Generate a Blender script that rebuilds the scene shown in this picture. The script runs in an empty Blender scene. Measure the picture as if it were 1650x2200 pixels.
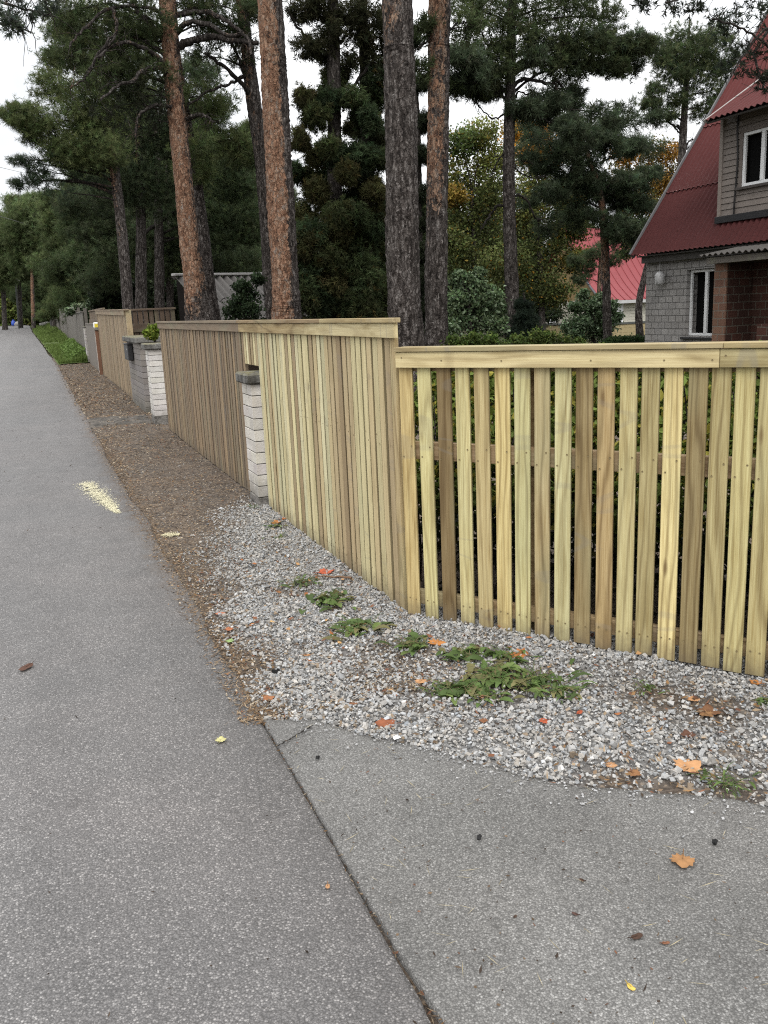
import bpy, math, random
import numpy as np
from mathutils import Vector
random.seed(7); rng=np.random.default_rng(11)
S=bpy.context.scene; C=S.collection
PI=math.pi
# ---------------------------------------------------------------- camera constants and ground shape
F=1891.77; PITCH=.2276; ROLL=-.0434; YAW=.3647; CH=1.58
fw=np.array([math.sin(YAW)*math.cos(PITCH),math.cos(YAW)*math.cos(PITCH),-math.sin(PITCH)])
_r=np.array([math.cos(YAW),-math.sin(YAW),0.]); _u=np.cross(_r,fw)
rt=_r*math.cos(ROLL)+_u*math.sin(ROLL); up=-_r*math.sin(ROLL)+_u*math.cos(ROLL)
CAM=np.array([0,0,CH])
def ray(x,y): return fw+rt*((x-825)/F)+up*((1100-y)/F)
def W(x,y,Y):                       # the point at street distance Y seen at photo pixel x,y
    d=ray(x,y); return CAM+d*(Y/d[1])
def WX(x,y,X):
    d=ray(x,y); return CAM+d*(X/d[0])
def depth(P): return float((np.asarray(P)-CAM)@fw)
_py=[-40,11,18,27,35,50,83,96,110,160,250,600]
_pz=[0,0,.07,.16,.33,.66,1.285,1.44,1.50,1.44,1.0,.0]
def sstep(a,b,x):
    t=np.clip((np.asarray(x,float)-a)/(b-a),0,1); return t*t*(3-2*t)
def tz(x,y):
    p=np.interp(y,_py,_pz); s=sstep(4,14,x)
    return p*(1-s)+s*np.where(np.asarray(y)>20,-.9*sstep(20,45,y),0)
def G(x,y,dz=0):                    # where the sight line of a photo pixel meets the ground
    d=ray(x,y); lo=.5
    t=.2
    for _ in range(4000):
        P=CAM+d*t
        if P[2]<tz(P[0],P[1])+dz: break
        t*=1.004
    P[2]=tz(P[0],P[1])+dz; return P
# value noise (numpy)
_tab=rng.random((64,64,64)).astype(np.float32)
def vnoise(x,y,z=0.0):
    x=np.asarray(x,float);y=np.asarray(y,float);z=np.asarray(z,float)+0*x
    xi=np.floor(x).astype(int);yi=np.floor(y).astype(int);zi=np.floor(z).astype(int)
    fx=x-xi;fy=y-yi;fz=z-zi
    fx=fx*fx*(3-2*fx);fy=fy*fy*(3-2*fy);fz=fz*fz*(3-2*fz)
    g=lambda a,b,c:_tab[(xi+a)&63,(yi+b)&63,(zi+c)&63]
    a=g(0,0,0)*(1-fx)+g(1,0,0)*fx; b=g(0,1,0)*(1-fx)+g(1,1,0)*fx
    c=g(0,0,1)*(1-fx)+g(1,0,1)*fx; d=g(0,1,1)*(1-fx)+g(1,1,1)*fx
    return (a*(1-fy)+b*fy)*(1-fz)+(c*(1-fy)+d*fy)*fz
def fbm(x,y,z=0.,o=3):
    s=0;a=.5
    for i in range(o):
        s=s+a*vnoise(np.asarray(x)*2**i+7.3*i,np.asarray(y)*2**i+3.1*i,np.asarray(z)*2**i); a*=.5
    return s/(1-.5**o)
# ---------------------------------------------------------------- mesh accumulator
class MB:
    def __init__(s): s.v=[];s.f=[];s.n=0;s.c=[];s.b=[]
    def add(s,v,faces,col=(1,1,1),bc=None,mi=0,smooth=False):
        v=np.asarray(v,float).reshape(-1,3)
        for fa in (faces if isinstance(faces,list) else [faces]):
            fa=np.asarray(fa,int)
            if fa.size: s.f.append((fa+s.n,mi,smooth))
        s.v.append(v); k=len(v); s.n+=k
        col=np.asarray(col,float)
        s.c.append(np.broadcast_to(col,(k,3)) if col.ndim==1 else col)
        s.b.append(v if bc is None else np.asarray(bc,float))
        return s
    def build(s,name,mats,root=None,base=None):
        if base is None: base=np.array(root.location) if root is not None else np.zeros(3)
        v=np.concatenate(s.v) if s.v else np.zeros((0,3))
        me=bpy.data.meshes.new(name)
        me.vertices.add(len(v)); me.vertices.foreach_set('co',(v-base).astype(np.float32).ravel())
        nl=sum(f.size for f,_,_ in s.f); npz=sum(len(f) for f,_,_ in s.f)
        me.loops.add(nl); me.polygons.add(npz)
        me.loops.foreach_set('vertex_index',np.concatenate([f.ravel() for f,_,_ in s.f]).astype(np.int32))
        ls=[];o=0;mi=[];sm=[]
        for f,m,q in s.f:
            ls.append(np.arange(len(f))*f.shape[1]+o); o+=f.size
            mi.append(np.full(len(f),m)); sm.append(np.full(len(f),q))
        me.polygons.foreach_set('loop_start',np.concatenate(ls).astype(np.int32))
        me.update(calc_edges=True)
        me.polygons.foreach_set('material_index',np.concatenate(mi).astype(np.int32))
        me.polygons.foreach_set('use_smooth',np.concatenate(sm).astype(bool))
        c=np.concatenate(s.c); ca=me.attributes.new('col','FLOAT_COLOR','POINT')
        ca.data.foreach_set('color',np.concatenate([c,np.ones((len(c),1))],1).astype(np.float32).ravel())
        ba=me.attributes.new('bc','FLOAT_VECTOR','POINT'); ba.data.foreach_set('vector',np.concatenate(s.b).astype(np.float32).ravel())
        for m in (mats if isinstance(mats,(list,tuple)) else [mats]): me.materials.append(m)
        ob=bpy.data.objects.new(name,me); C.objects.link(ob)
        if root is not None: ob.parent=root
        else: ob.location=Vector(base)
        return ob
_BF=None
def box(mb,o,ax,ay,az,hx,hy,hz,ch=.002,col=(1,1,1),mi=0,seed=None,along=0,side_shade=None):
    """chamfered box; bc holds board coordinates: (along, across, thickness) + an offset of its own"""
    o=np.asarray(o,float);ax=np.asarray(ax,float);ay=np.asarray(ay,float);az=np.asarray(az,float)
    h=np.array([hx,hy,hz]); ch=min(ch,.45*min(h))
    vs=[];idx={}
    for sx in(-1,1):
        for sy in(-1,1):
            for sz in(-1,1):
                for k in range(3):
                    q=np.array([sx,sy,sz])*(h-ch); q[k]=(sx,sy,sz)[k]*h[k]
                    idx[(sx,sy,sz,k)]=len(vs); vs.append(q)
    q4=[];q3=[]
    for k in range(3):
        a,b=[(1,2),(2,0),(0,1)][k]
        for s_ in(-1,1):
            r=[]
            for (p,q) in ((-1,-1),(1,-1),(1,1),(-1,1)):
                t=[0,0,0];t[k]=s_;t[a]=p;t[b]=q; r.append(idx[(*t,k)])
            q4.append(r if s_>0 else r[::-1])
    for k in range(3):               # edges along k join faces a and b
        a,b=[(1,2),(2,0),(0,1)][k]
        for sa in(-1,1):
            for sb in(-1,1):
                t0=[0,0,0];t1=[0,0,0];t0[k]=-1;t1[k]=1
                for t in(t0,t1): t[a]=sa;t[b]=sb
                r=[idx[(*t0,a)],idx[(*t1,a)],idx[(*t1,b)],idx[(*t0,b)]]
                q4.append(r if sa*sb<0 else r[::-1])
    for sx in(-1,1):
        for sy in(-1,1):
            for sz in(-1,1):
                r=[idx[(sx,sy,sz,0)],idx[(sx,sy,sz,1)],idx[(sx,sy,sz,2)]]
                q3.append(r if sx*sy*sz>0 else r[::-1])
    L=np.array(vs); P=o+L[:,:1]*ax+L[:,1:2]*ay+L[:,2:]*az
    if seed is None: seed=random.random()
    B=L.copy()
    if along==1: B=B[:,[1,0,2]]
    if along==2: B=B[:,[2,0,1]]
    if side_shade is not None:
        ii=np.arange(24); kk=ii%3; col=np.tile(np.asarray(col,float),(24,1)); col[kk==side_shade[0]]*=side_shade[1]  # shade of the gaps painted into the colour of the side faces
    rs=random.Random(seed); B=B+np.array([rs.uniform(-40,40),rs.uniform(-40,40),rs.uniform(-9,9)])
    mb.add(P,[np.array(q4),np.array(q3)],col,B,mi)
    return mb
EX,EY,EZ=np.eye(3)
def bx(mb,x0,x1,y0,y1,z0,z1,ch=.003,col=(1,1,1),mi=0,along=0):
    return box(mb,((x0+x1)/2,(y0+y1)/2,(z0+z1)/2),EX,EY,EZ,(x1-x0)/2,(y1-y0)/2,(z1-z0)/2,ch,col,mi,None,along)
def tube(mb,pts,rad,seg=8,col=(1,1,1),mi=0,rough=0.,cap=True,smooth=True,colf=None):
    pts=np.asarray(pts,float); n=len(pts); rad=np.broadcast_to(np.asarray(rad,float),(n,))
    T=np.gradient(pts,axis=0); T/=np.linalg.norm(T,axis=1)[:,None]+1e-9
    ref=np.array([1.,0,0]) if abs(T[0][0])<.8 else np.array([0,1.,0])
    N=np.cross(T,np.cross(ref,T)); N/=np.linalg.norm(N,axis=1)[:,None]+1e-9
    B=np.cross(T,N); a=np.arange(seg)*2*PI/seg
    R=rad[:,None]*np.ones(seg)
    if rough>0:
        R=R*(1+rough*(fbm(pts[:,2:3]*2.2+a*0+pts[0,0],np.cos(a)*2+0*R,np.sin(a)*2+0*R)-.5)*2)
        R=R+rng.normal(0,rough*.045,R.shape)
    V=pts[:,None,:]+R[:,:,None]*(np.cos(a)[None,:,None]*N[:,None,:]+np.sin(a)[None,:,None]*B[:,None,:])
    i=np.arange(n-1)[:,None]*seg; j=np.arange(seg)[None,:]; j2=(j+1)%seg
    q=np.stack([i+j,i+j2,i+seg+j2,i+seg+j],-1).reshape(-1,4)
    fs=[q]
    c=np.asarray(col,float)
    if colf is not None: c=colf(V-pts[:,None,:],c).reshape(-1,3)
    elif c.ndim==2: c=np.repeat(c,seg,0)
    mb.add(V.reshape(-1,3),fs,c,None,mi,smooth)
    if cap:
        mb.add(V[-1],[np.arange(seg)[None,:]],c if c.ndim==1 else c[-seg:],None,mi)
    return mb
def grid(mb,X,Y,Z,col=(1,1,1),mi=0,smooth=True,bc=None):
    n,m=X.shape
    V=np.stack([X,Y,Z],-1).reshape(-1,3)
    i=np.arange(n-1)[:,None]*m; j=np.arange(m-1)[None,:]
    q=np.stack([i+j,i+j+1,i+m+j+1,i+m+j],-1).reshape(-1,4)
    a,b,c=V[q[0,0]],V[q[0,1]],V[q[0,3]]
    mb.add(V,q,col,bc,mi,smooth); return mb
def poly(mb,pts,col=(1,1,1),mi=0,bc=None):
    mb.add(np.asarray(pts,float),[np.arange(len(pts))[None,:]],col,bc,mi); return mb
def smoothline(pts,n=24):
    pts=np.asarray(pts,float); m=len(pts)
    if m<3: return pts[0]+(pts[-1]-pts[0])*np.linspace(0,1,n)[:,None]
    P=np.vstack([2*pts[0]-pts[1],pts,2*pts[-1]-pts[-2]]); out=[]
    for u in np.linspace(0,m-1-1e-6,n):
        i=int(u);t=u-i;p0,p1,p2,p3=P[i:i+4]
        out.append(.5*(2*p1+(p2-p0)*t+(2*p0-5*p1+4*p2-p3)*t*t+(3*p1-p0-3*p2+p3)*t**3))
    return np.array(out)
# ---------------------------------------------------------------- naming
def thing(name,label,cat,loc,group=None):
    o=bpy.data.objects.new(name,None); o.empty_display_size=.2; C.objects.link(o); o.location=Vector(loc)
    o['label']=label;o['category']=cat
    if group:o['group']=group
    return o
def tag(o,label,cat,group=None,kind=None):
    o['label']=label;o['category']=cat
    if group:o['group']=group
    if kind:o['kind']=kind
    return o
def struct(o): o['kind']='structure'; return o
# ---------------------------------------------------------------- materials
def newmat(name):
    m=bpy.data.materials.new(name); m.use_nodes=True; nt=m.node_tree; nt.nodes.clear()
    out=nt.nodes.new('ShaderNodeOutputMaterial'); b=nt.nodes.new('ShaderNodeBsdfPrincipled')
    nt.links.new(b.outputs[0],out.inputs[0]); b.inputs['Roughness'].default_value=.8
    b.inputs['Specular IOR Level'].default_value=.25
    return m,nt,b
class N:
    def __init__(s,nt): s.nt=nt
    def n(s,t,**k):
        q=s.nt.nodes.new('ShaderNode'+t)
        for a,v in k.items(): setattr(q,a,v)
        return q
    def set(s,sock,v):
        if v is None: return
        if hasattr(v,'is_output') or isinstance(v,bpy.types.NodeSocket): s.nt.links.new(v,sock)
        else:
            try: sock.default_value=v
            except Exception: sock.default_value=(*v,1)
    def attr(s,name,vec=True):
        q=s.n('Attribute',attribute_name=name); return q.outputs['Vector' if vec else 'Color']
    def obj(s): return s.n('TexCoord').outputs['Object']
    def pos(s): return s.n('NewGeometry').outputs['Position']
    def math(s,op,a,b=None,c=None,clamp=False):
        q=s.n('Math',operation=op,use_clamp=clamp); s.set(q.inputs[0],a); s.set(q.inputs[1],b)
        if c is not None: s.set(q.inputs[2],c)
        return q.outputs[0]
    def vmul(s,v,k):
        q=s.n('VectorMath',operation='MULTIPLY'); s.set(q.inputs[0],v); q.inputs[1].default_value=k if hasattr(k,'__len__') else (k,k,k); return q.outputs[0]
    def vadd(s,v,w):
        q=s.n('VectorMath',operation='ADD'); s.set(q.inputs[0],v); s.set(q.inputs[1],w); return q.outputs[0]
    def sep(s,v):
        q=s.n('SeparateXYZ'); s.set(q.inputs[0],v); return q.outputs
    def noise(s,v,scale,detail=3,rough=.55,dist=0,col=False):
        q=s.n('TexNoise'); s.set(q.inputs['Vector'],v); q.inputs['Scale'].default_value=scale; q.inputs['Detail'].default_value=detail
        q.inputs['Roughness'].default_value=rough; q.inputs['Distortion'].default_value=dist
        return q.outputs['Color' if col else 'Fac']
    def vor(s,v,scale,feature='F1',out='Distance',rand=1):
        q=s.n('TexVoronoi',feature=feature); s.set(q.inputs['Vector'],v); q.inputs['Scale'].default_value=scale
        q.inputs['Randomness'].default_value=rand
        return q.outputs[out]
    def ramp(s,f,stops,interp='LINEAR'):
        q=s.n('ValToRGB'); s.set(q.inputs[0],f); r=q.color_ramp; r.interpolation=interp
        while len(r.elements)<len(stops): r.elements.new(.5)
        for e,(p,c) in zip(r.elements,stops):
            e.position=p; e.color=(*c,1) if hasattr(c,'__len__') else (c,c,c,1)
        return q.outputs[0]
    def mix(s,f,a,b,mode='MIX'):
        q=s.n('Mix',data_type='RGBA',blend_type=mode); s.set(q.inputs[0],f); s.set(q.inputs[6],a); s.set(q.inputs[7],b); return q.outputs[2]
    def bump(s,h,strength=.5,dist=.01,normal=None):
        q=s.n('Bump'); q.inputs['Strength'].default_value=strength; q.inputs['Distance'].default_value=dist
        s.set(q.inputs['Height'],h); s.set(q.inputs['Normal'],normal); return q.outputs[0]
def c3(*a): return (*a,1)

def mat_wood(name,grey=0.,rough=.72,grime=.5,grain=1.):
    """sawn softwood: colour per board from 'col', grain along bc.x"""
    m,nt,b=newmat(name); k=N(nt); bc=k.attr('bc'); col=k.attr('col',False)
    n1=k.noise(k.vmul(bc,(.55,4.5,4.5)),1.5,2,.45)
    y=k.sep(bc)[1]
    ph=k.math('ADD',k.math('MULTIPLY',y,150.),k.math('MULTIPLY',n1,38.))
    s=k.math('SINE',ph); s=k.math('POWER',k.math('MULTIPLY_ADD',s,.5,.5),3.)
    fine=k.noise(k.vmul(bc,(4,190,190)),1,4,.65)
    amp=k.noise(k.vmul(bc,(.8,4,4)),1.3,1)
    g=k.math('MULTIPLY',s,k.math('MULTIPLY',amp,.85*grain),None,True)
    c=k.mix(g,col,k.mix(.75,col,c3(.20,.12,.045),'MULTIPLY'))
    c=k.mix(k.ramp(fine,[(.35,0),(.7,.75*grain)]),c,k.mix(1,c,c3(.6,.52,.4),'MULTIPLY'))
    bl=k.noise(k.vmul(bc,(2.2,9,9)),1.1,3,.6)
    c=k.mix(k.ramp(bl,[(.5,0),(.72,grime)]),c,k.mix(.85,c,c3(.46,.40,.29),'MULTIPLY'))
    gr=k.noise(k.vmul(bc,(1.3,6,6)),.9,1)
    c=k.mix(k.ramp(gr,[(.55,0),(.75,.28)]),c,c3(.33,.36,.22))
    vk=k.vor(k.vmul(bc,(2.4,9.5,0.)),1.); kn=k.ramp(vk,[(.05,1),(.085,.55),(.13,0)])
    sel=k.ramp(k.vor(k.vmul(bc,(2.4,9.5,0.)),1.,out='Color'),[(.50,0),(.52,1)],'CONSTANT')
    c=k.mix(k.math('MULTIPLY',kn,k.math('MULTIPLY',sel,.75)),c,c3(.13,.075,.03))
    sm=k.noise(k.vmul(bc,(6,1.5,1)),1.,0); smb=k.ramp(sm,[(.70,0),(.715,.5),(.735,.5),(.75,0)])
    c=k.mix(k.math('MULTIPLY',smb,.8*grime),c,c3(.2,.19,.17))
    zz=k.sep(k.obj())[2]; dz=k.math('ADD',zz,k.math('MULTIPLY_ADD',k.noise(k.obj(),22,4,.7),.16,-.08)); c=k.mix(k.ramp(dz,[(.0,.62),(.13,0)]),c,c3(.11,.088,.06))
    if grey: c=k.mix(k.math('MULTIPLY_ADD',bl,.5,grey-.25),c,c3(.17,.155,.135))
    k.set(b.inputs['Base Color'],c); b.inputs['Roughness'].default_value=rough
    h=k.math('ADD',k.math('MULTIPLY',fine,.6),k.math('MULTIPLY',s,-.25))
    k.set(b.inputs['Normal'],k.bump(h,.35,.004)); return m
def mat_col(name,rough=.7,spec=.25,var=.25,scale=6,bump=0,metal=0,bscale=60,grime=False):
    """colour from the mesh's own 'col' with worn, patchy variation"""
    m,nt,b=newmat(name); k=N(nt); p=k.obj(); col=k.attr('col',False)
    n=k.noise(p,scale,4,.6); c=k.mix(k.ramp(n,[(.3,var),(.7,0)]),col,k.mix(1,col,c3(.45,.43,.4),'MULTIPLY'))
    f=k.noise(p,scale*12,2); c=k.mix(k.math('MULTIPLY',f,var*.6),c,k.mix(1,c,c3(.6,.6,.6),'MULTIPLY'))
    if grime:
        z=k.sep(p)[2]; st=k.noise(k.vmul(p,(14,14,1.6)),1.,4,.65)
        f=k.math('ADD',k.ramp(k.math('ADD',z,k.math('MULTIPLY',n,.22)),[(.10,.85),(.38,0)]),k.math('MULTIPLY',k.ramp(k.math('ADD',z,k.math('MULTIPLY',st,.6)),[(1.15,0),(1.5,.55)]),k.ramp(st,[(.4,0),(.65,1)])),None,True)
        c=k.mix(f,c,k.mix(n,c3(.07,.07,.055),c3(.16,.15,.125)))
        c=k.mix(k.ramp(k.noise(p,4,5,.7),[(.52,0),(.7,.35)]),c,c3(.33,.30,.25))
    k.set(b.inputs['Base Color'],c); b.inputs['Roughness'].default_value=rough; b.inputs['Specular IOR Level'].default_value=spec
    b.inputs['Metallic'].default_value=metal
    if bump: k.set(b.inputs['Normal'],k.bump(k.noise(p,bscale,4,.6),bump,.01))
    return m
def mat_leaf(name,trans=.25,rough=.6,spec=.25):
    m,nt,b=newmat(name); k=N(nt); col=k.attr('col',False)
    k.set(b.inputs['Base Color'],col); b.inputs['Roughness'].default_value=rough; b.inputs['Specular IOR Level'].default_value=spec
    if trans:
        t=k.n('BsdfTranslucent'); k.set(t.inputs[0],k.mix(.5,col,c3(.35,.4,.05),'MULTIPLY') if 0 else col)
        ms=k.n('MixShader'); ms.inputs[0].default_value=trans
        nt.links.new(b.outputs[0],ms.inputs[1]); nt.links.new(t.outputs[0],ms.inputs[2])
        out=[q for q in nt.nodes if q.type=='OUTPUT_MATERIAL'][0]; nt.links.new(ms.outputs[0],out.inputs[0])
    return m
def mat_bark(name):
    """col.r = how orange (upper Scots pine bark), col.g = darkness"""
    m,nt,b=newmat(name); k=N(nt); p=k.obj(); cs=k.n('SeparateColor'); k.set(cs.inputs[0],k.attr('col',False))
    w1=k.noise(p,14,4,.65,col=True); q=k.vadd(k.vmul(p,(1,1,.42)),k.vmul(w1,(.09,.09,.06)))
    ed=k.vor(q,20,'DISTANCE_TO_EDGE'); cc=k.sep(k.vor(q,20,out='Color'))[0]; ed2=k.vor(k.vadd(q,k.vmul(w1,.05)),34,'DISTANCE_TO_EDGE'); c2=k.sep(k.vor(k.vadd(q,k.vmul(w1,.05)),34,out='Color'))[1]
    n2=k.noise(q,42,5,.7); n3=k.noise(k.vmul(p,(1,1,.6)),2.6,5,.7); n4=k.noise(k.vmul(p,(1,1,.22)),24,5,.75)
    gv=k.math('MULTIPLY_ADD',c2,.30,k.math('MULTIPLY_ADD',n4,1.25,-.22))
    grey=k.ramp(gv,[(.28,(.016,.013,.012)),(.46,(.048,.040,.036)),(.60,(.105,.090,.082)),(.74,(.20,.18,.168)),(.86,(.34,.32,.30))])
    ov=k.math('ADD',k.math('MULTIPLY_ADD',cc,.22,k.math('MULTIPLY',c2,.25)),k.math('MULTIPLY',n2,.55))
    org=k.ramp(ov,[(.27,(.055,.034,.026)),(.40,(.19,.102,.064)),(.52,(.32,.18,.115)),(.62,(.345,.235,.165)),(.72,(.22,.18,.155)),(.84,(.38,.33,.29))])
    fac=k.math('ADD',cs.outputs[0],k.math('MULTIPLY_ADD',n3,1.5,-.75)); fac=k.math('ADD',fac,k.math('MULTIPLY_ADD',c2,.5,-.25))
    c=k.mix(k.ramp(fac,[(.42,0),(.58,1)]),grey,org)
    cr=k.math('MINIMUM',k.ramp(ed,[(.0,.35),(.05,1)]),k.ramp(ed2,[(.0,.5),(.05,1)]))
    crs=k.math('MULTIPLY_ADD',cs.outputs[0],-.4,.8)
    c=k.mix(k.math('MULTIPLY',k.math('SUBTRACT',1.,cr),crs),c,c3(.025,.019,.016))
    c=k.mix(cs.outputs[1],c,c3(.012,.011,.009))
    k.set(b.inputs['Base Color'],c); b.inputs['Roughness'].default_value=.92; b.inputs['Specular IOR Level'].default_value=.15
    h=k.math('ADD',k.math('ADD',k.ramp(ed,[(0,0),(.15,1)]),k.math('MULTIPLY',n2,1.2)),k.math('MULTIPLY',c2,.8))
    k.set(b.inputs['Normal'],k.bump(h,1.,.02)); return m
def mat_asphalt(name,base,bright,tint2,scale,edge=True,wear=1.,spec=.3,rough=.82):
    m,nt,b=newmat(name); k=N(nt); p=k.pos()
    cell=k.vor(p,scale,out='Color'); d=k.vor(p,scale); r=k.sep(cell)
    cell2=k.vor(p,scale*2.3,out='Color'); r2=k.sep(cell2)
    agg=k.ramp(r[0],[(0,tuple(x*.45 for x in base)),(.35,tuple(x*.8 for x in base)),(.62,base),(.84,tuple(x*1.25 for x in base)),(.90,bright),(1,tuple(min(1,x*1.35) for x in bright))])
    fine=k.ramp(r2[1],[(0,tuple(x*.4 for x in base)),(.6,tuple(x*.95 for x in base)),(.93,tuple(x*1.2 for x in base)),(.96,bright)])
    c=k.mix(.5,agg,fine)
    joint=k.ramp(d,[(.35,0),(.75,.75)]); c=k.mix(joint,c,tuple(x*.38 for x in base)+(1,))
    big=k.noise(p,.55,4,.6); c=k.mix(k.ramp(big,[(.38,0),(.68,min(1,.6*wear))]),c,k.mix(1,c,c3(*tint2),'MULTIPLY'))
    mid=k.noise(p,5,4,.65); c=k.mix(k.ramp(mid,[(.35,.32),(.65,0)]),c,k.mix(1,c,c3(.6,.6,.6),'MULTIPLY'))
    trk=k.noise(k.vmul(p,(1.6,.12,1.)),1.,3,.6); c=k.mix(k.ramp(trk,[(.42,.38),(.62,0)]),c,k.mix(1,c,c3(.70,.69,.69),'MULTIPLY'))
    sp=k.noise(p,11,2,.5); c=k.mix(k.ramp(sp,[(.66,0),(.74,.4)]),c,k.mix(1,c,c3(.55,.54,.53),'MULTIPLY'))
    big2=k.noise(k.vadd(p,(7.,3.,0.)),1.3,3,.6); c=k.mix(k.ramp(big2,[(.45,0),(.75,.3)]),c,k.mix(1,c,c3(1.45,1.4,1.38),'MULTIPLY'))
    if edge:
        x,y,_=k.sep(p)
        e=k.math('ADD',x,k.math('MULTIPLY_ADD',k.noise(p,3.5,5,.7),.5,-.25))
        f=k.math('MULTIPLY',k.ramp(e,[(.50,0),(.66,.85)]),k.ramp(k.math('MULTIPLY',y,.05),[(.2,0),(.28,1),(1,1)]))
        g=k.math('MULTIPLY',f,k.ramp(k.noise(p,40,3,.7),[(.4,.25),(.6,1)]))
        c=k.mix(g,c,k.mix(k.noise(p,90,2),c3(.045,.033,.022),c3(.16,.11,.07)))
        dk=k.math('MULTIPLY',k.ramp(e,[(.30,0),(.6,.35)]),k.ramp(k.math('MULTIPLY',y,.05),[(.0,1),(.5,1),(.7,0)]))
        c=k.mix(dk,c,k.mix(1,c,c3(.55,.54,.53),'MULTIPLY'))
    k.set(b.inputs['Base Color'],c); b.inputs['Roughness'].default_value=rough; b.inputs['Specular IOR Level'].default_value=spec
    h=k.math('ADD',k.math('MULTIPLY',d,-1.),k.math('MULTIPLY',r[1],.5))
    k.set(b.inputs['Normal'],k.bump(h,.55,.006)); return m
def mat_soil(name):
    m,nt,b=newmat(name); k=N(nt); p=k.pos()
    n=k.noise(p,1.3,5,.65); n2=k.noise(p,38,5,.7); n3=k.noise(p,7,4,.6); v=k.vor(p,95,out='Color')
    c=k.ramp(n2,[(.3,(.045,.037,.030)),(.5,(.105,.088,.072)),(.68,(.18,.153,.125))])
    c=k.mix(k.ramp(n,[(.4,0),(.65,.6)]),c,k.mix(1,c,c3(1.2,1.0,.82),'MULTIPLY'))
    c=k.mix(k.ramp(n3,[(.4,.75),(.6,0)]),c,k.mix(1,c,c3(.55,.55,.58),'MULTIPLY'))
    c=k.mix(k.ramp(k.sep(v)[0],[(.86,0),(.9,.7)]),c,c3(.27,.21,.15))
    cs=k.n('SeparateColor'); k.set(cs.inputs[0],k.attr('col',False)); c=k.mix(cs.outputs[0],c,k.ramp(n2,[(.35,(.09,.088,.085)),(.6,(.22,.216,.21))]))
    k.set(b.inputs['Base Color'],c); b.inputs['Roughness'].default_value=.95
    k.set(b.inputs['Normal'],k.bump(n2,.8,.015)); return m
def mat_ground(name):
    m,nt,b=newmat(name); k=N(nt); p=k.pos()
    n=k.noise(p,.6,6,.65); n2=k.noise(p,14,5,.7)
    c=k.ramp(n2,[(.3,(.018,.02,.01)),(.55,(.045,.05,.022)),(.75,(.09,.085,.035))])
    c=k.mix(k.ramp(n,[(.45,0),(.6,.8)]),c,k.mix(1,c,c3(1.2,.8,.6),'MULTIPLY'))
    k.set(b.inputs['Base Color'],c); b.inputs['Roughness'].default_value=1
    k.set(b.inputs['Normal'],k.bump(n2,.8,.05)); return m
def mat_concrete(name,a=(.2,.195,.18),moss=.5,sc=1.):
    m,nt,b=newmat(name); k=N(nt); p=k.obj()
    n=k.noise(p,7*sc,5,.7); n2=k.noise(p,45*sc,4,.7)
    c=k.ramp(n2,[(.3,tuple(x*.45 for x in a)),(.6,a),(.8,tuple(x*1.5 for x in a))])
    c=k.mix(k.ramp(n,[(.42,0),(.6,.85)]),c,c3(.04,.038,.034))
    nz=k.sep(k.n('NewGeometry').outputs['Normal'])[2]
    f=k.math('MULTIPLY',k.ramp(nz,[(.5,0),(.9,1)]),k.ramp(k.noise(p,11,3),[(.35,0),(.6,moss)]))
    c=k.mix(f,c,c3(.30,.27,.10))
    k.set(b.inputs['Base Color'],c); b.inputs['Roughness'].default_value=.95
    k.set(b.inputs['Normal'],k.bump(n2,.8,.012)); return m
def mat_brickface(name,ca,cb,mortar,bw=.24,bh=.145,ms=.009,dirt=.4):
    m,nt,b=newmat(name); k=N(nt); bc=k.attr('bc')
    q=k.n('TexBrick'); k.set(q.inputs['Vector'],k.vadd(bc,k.vmul(k.noise(bc,5,2,col=True),(.006,.006,0)))); q.inputs['Color1'].default_value=(*ca,1); q.inputs['Color2'].default_value=(*cb,1)
    q.inputs['Mortar'].default_value=(*mortar,1); q.inputs['Scale'].default_value=1; q.inputs['Brick Width'].default_value=bw; q.inputs['Row Height'].default_value=bh
    q.inputs['Mortar Size'].default_value=ms; q.inputs['Mortar Smooth'].default_value=.2
    n=k.noise(bc,2.2,5,.65); n2=k.noise(bc,38,3,.6)
    c=k.mix(k.ramp(n,[(.35,dirt),(.65,0)]),q.outputs['Color'],k.mix(1,q.outputs['Color'],c3(.55,.53,.5),'MULTIPLY'))
    c=k.mix(k.math('MULTIPLY',n2,.35),c,k.mix(1,c,c3(.6,.6,.6),'MULTIPLY'))
    k.set(b.inputs['Base Color'],c); b.inputs['Roughness'].default_value=.9
    k.set(b.inputs['Normal'],k.bump(k.math('MULTIPLY_ADD',q.outputs['Fac'],-1.,k.math('MULTIPLY',n2,.3)),.8,.012)); return m
def mat_roof(name,c0,c1,rough=.6,top=None):
    m,nt,b=newmat(name); k=N(nt); p=k.obj(); col=k.attr('col',False)
    n=k.noise(p,1.4,5,.65); n2=k.noise(p,18,4,.7)
    c=k.mix(n,c3(*c0),c3(*c1)); c=k.mix(k.ramp(n2,[(.45,0),(.75,.45)]),c,k.mix(1,c,c3(.5,.5,.52),'MULTIPLY'))
    if top: c=k.mix(k.ramp(k.math('ADD',k.math('MULTIPLY',k.sep(p)[2],.1),k.math('MULTIPLY_ADD',n,.2,-.1)),[(.33,0),(.7,1)]),c,c3(*top))
    chip=k.ramp(k.noise(p,26,3,.8),[(.60,0),(.63,1)])
    cs=k.n('SeparateColor'); k.set(cs.inputs[0],col)
    c=k.mix(k.math('MULTIPLY',chip,k.math('SUBTRACT',1.,cs.outputs[0])),c,c3(.45,.38,.36))
    c=k.mix(k.math('SUBTRACT',1.,cs.outputs[1]),c,c3(.03,.02,.02))
    k.set(b.inputs['Base Color'],c); b.inputs['Roughness'].default_value=rough; b.inputs['Specular IOR Level'].default_value=.15
    k.set(b.inputs['Normal'],k.bump(n2,.3,.006)); return m
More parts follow.
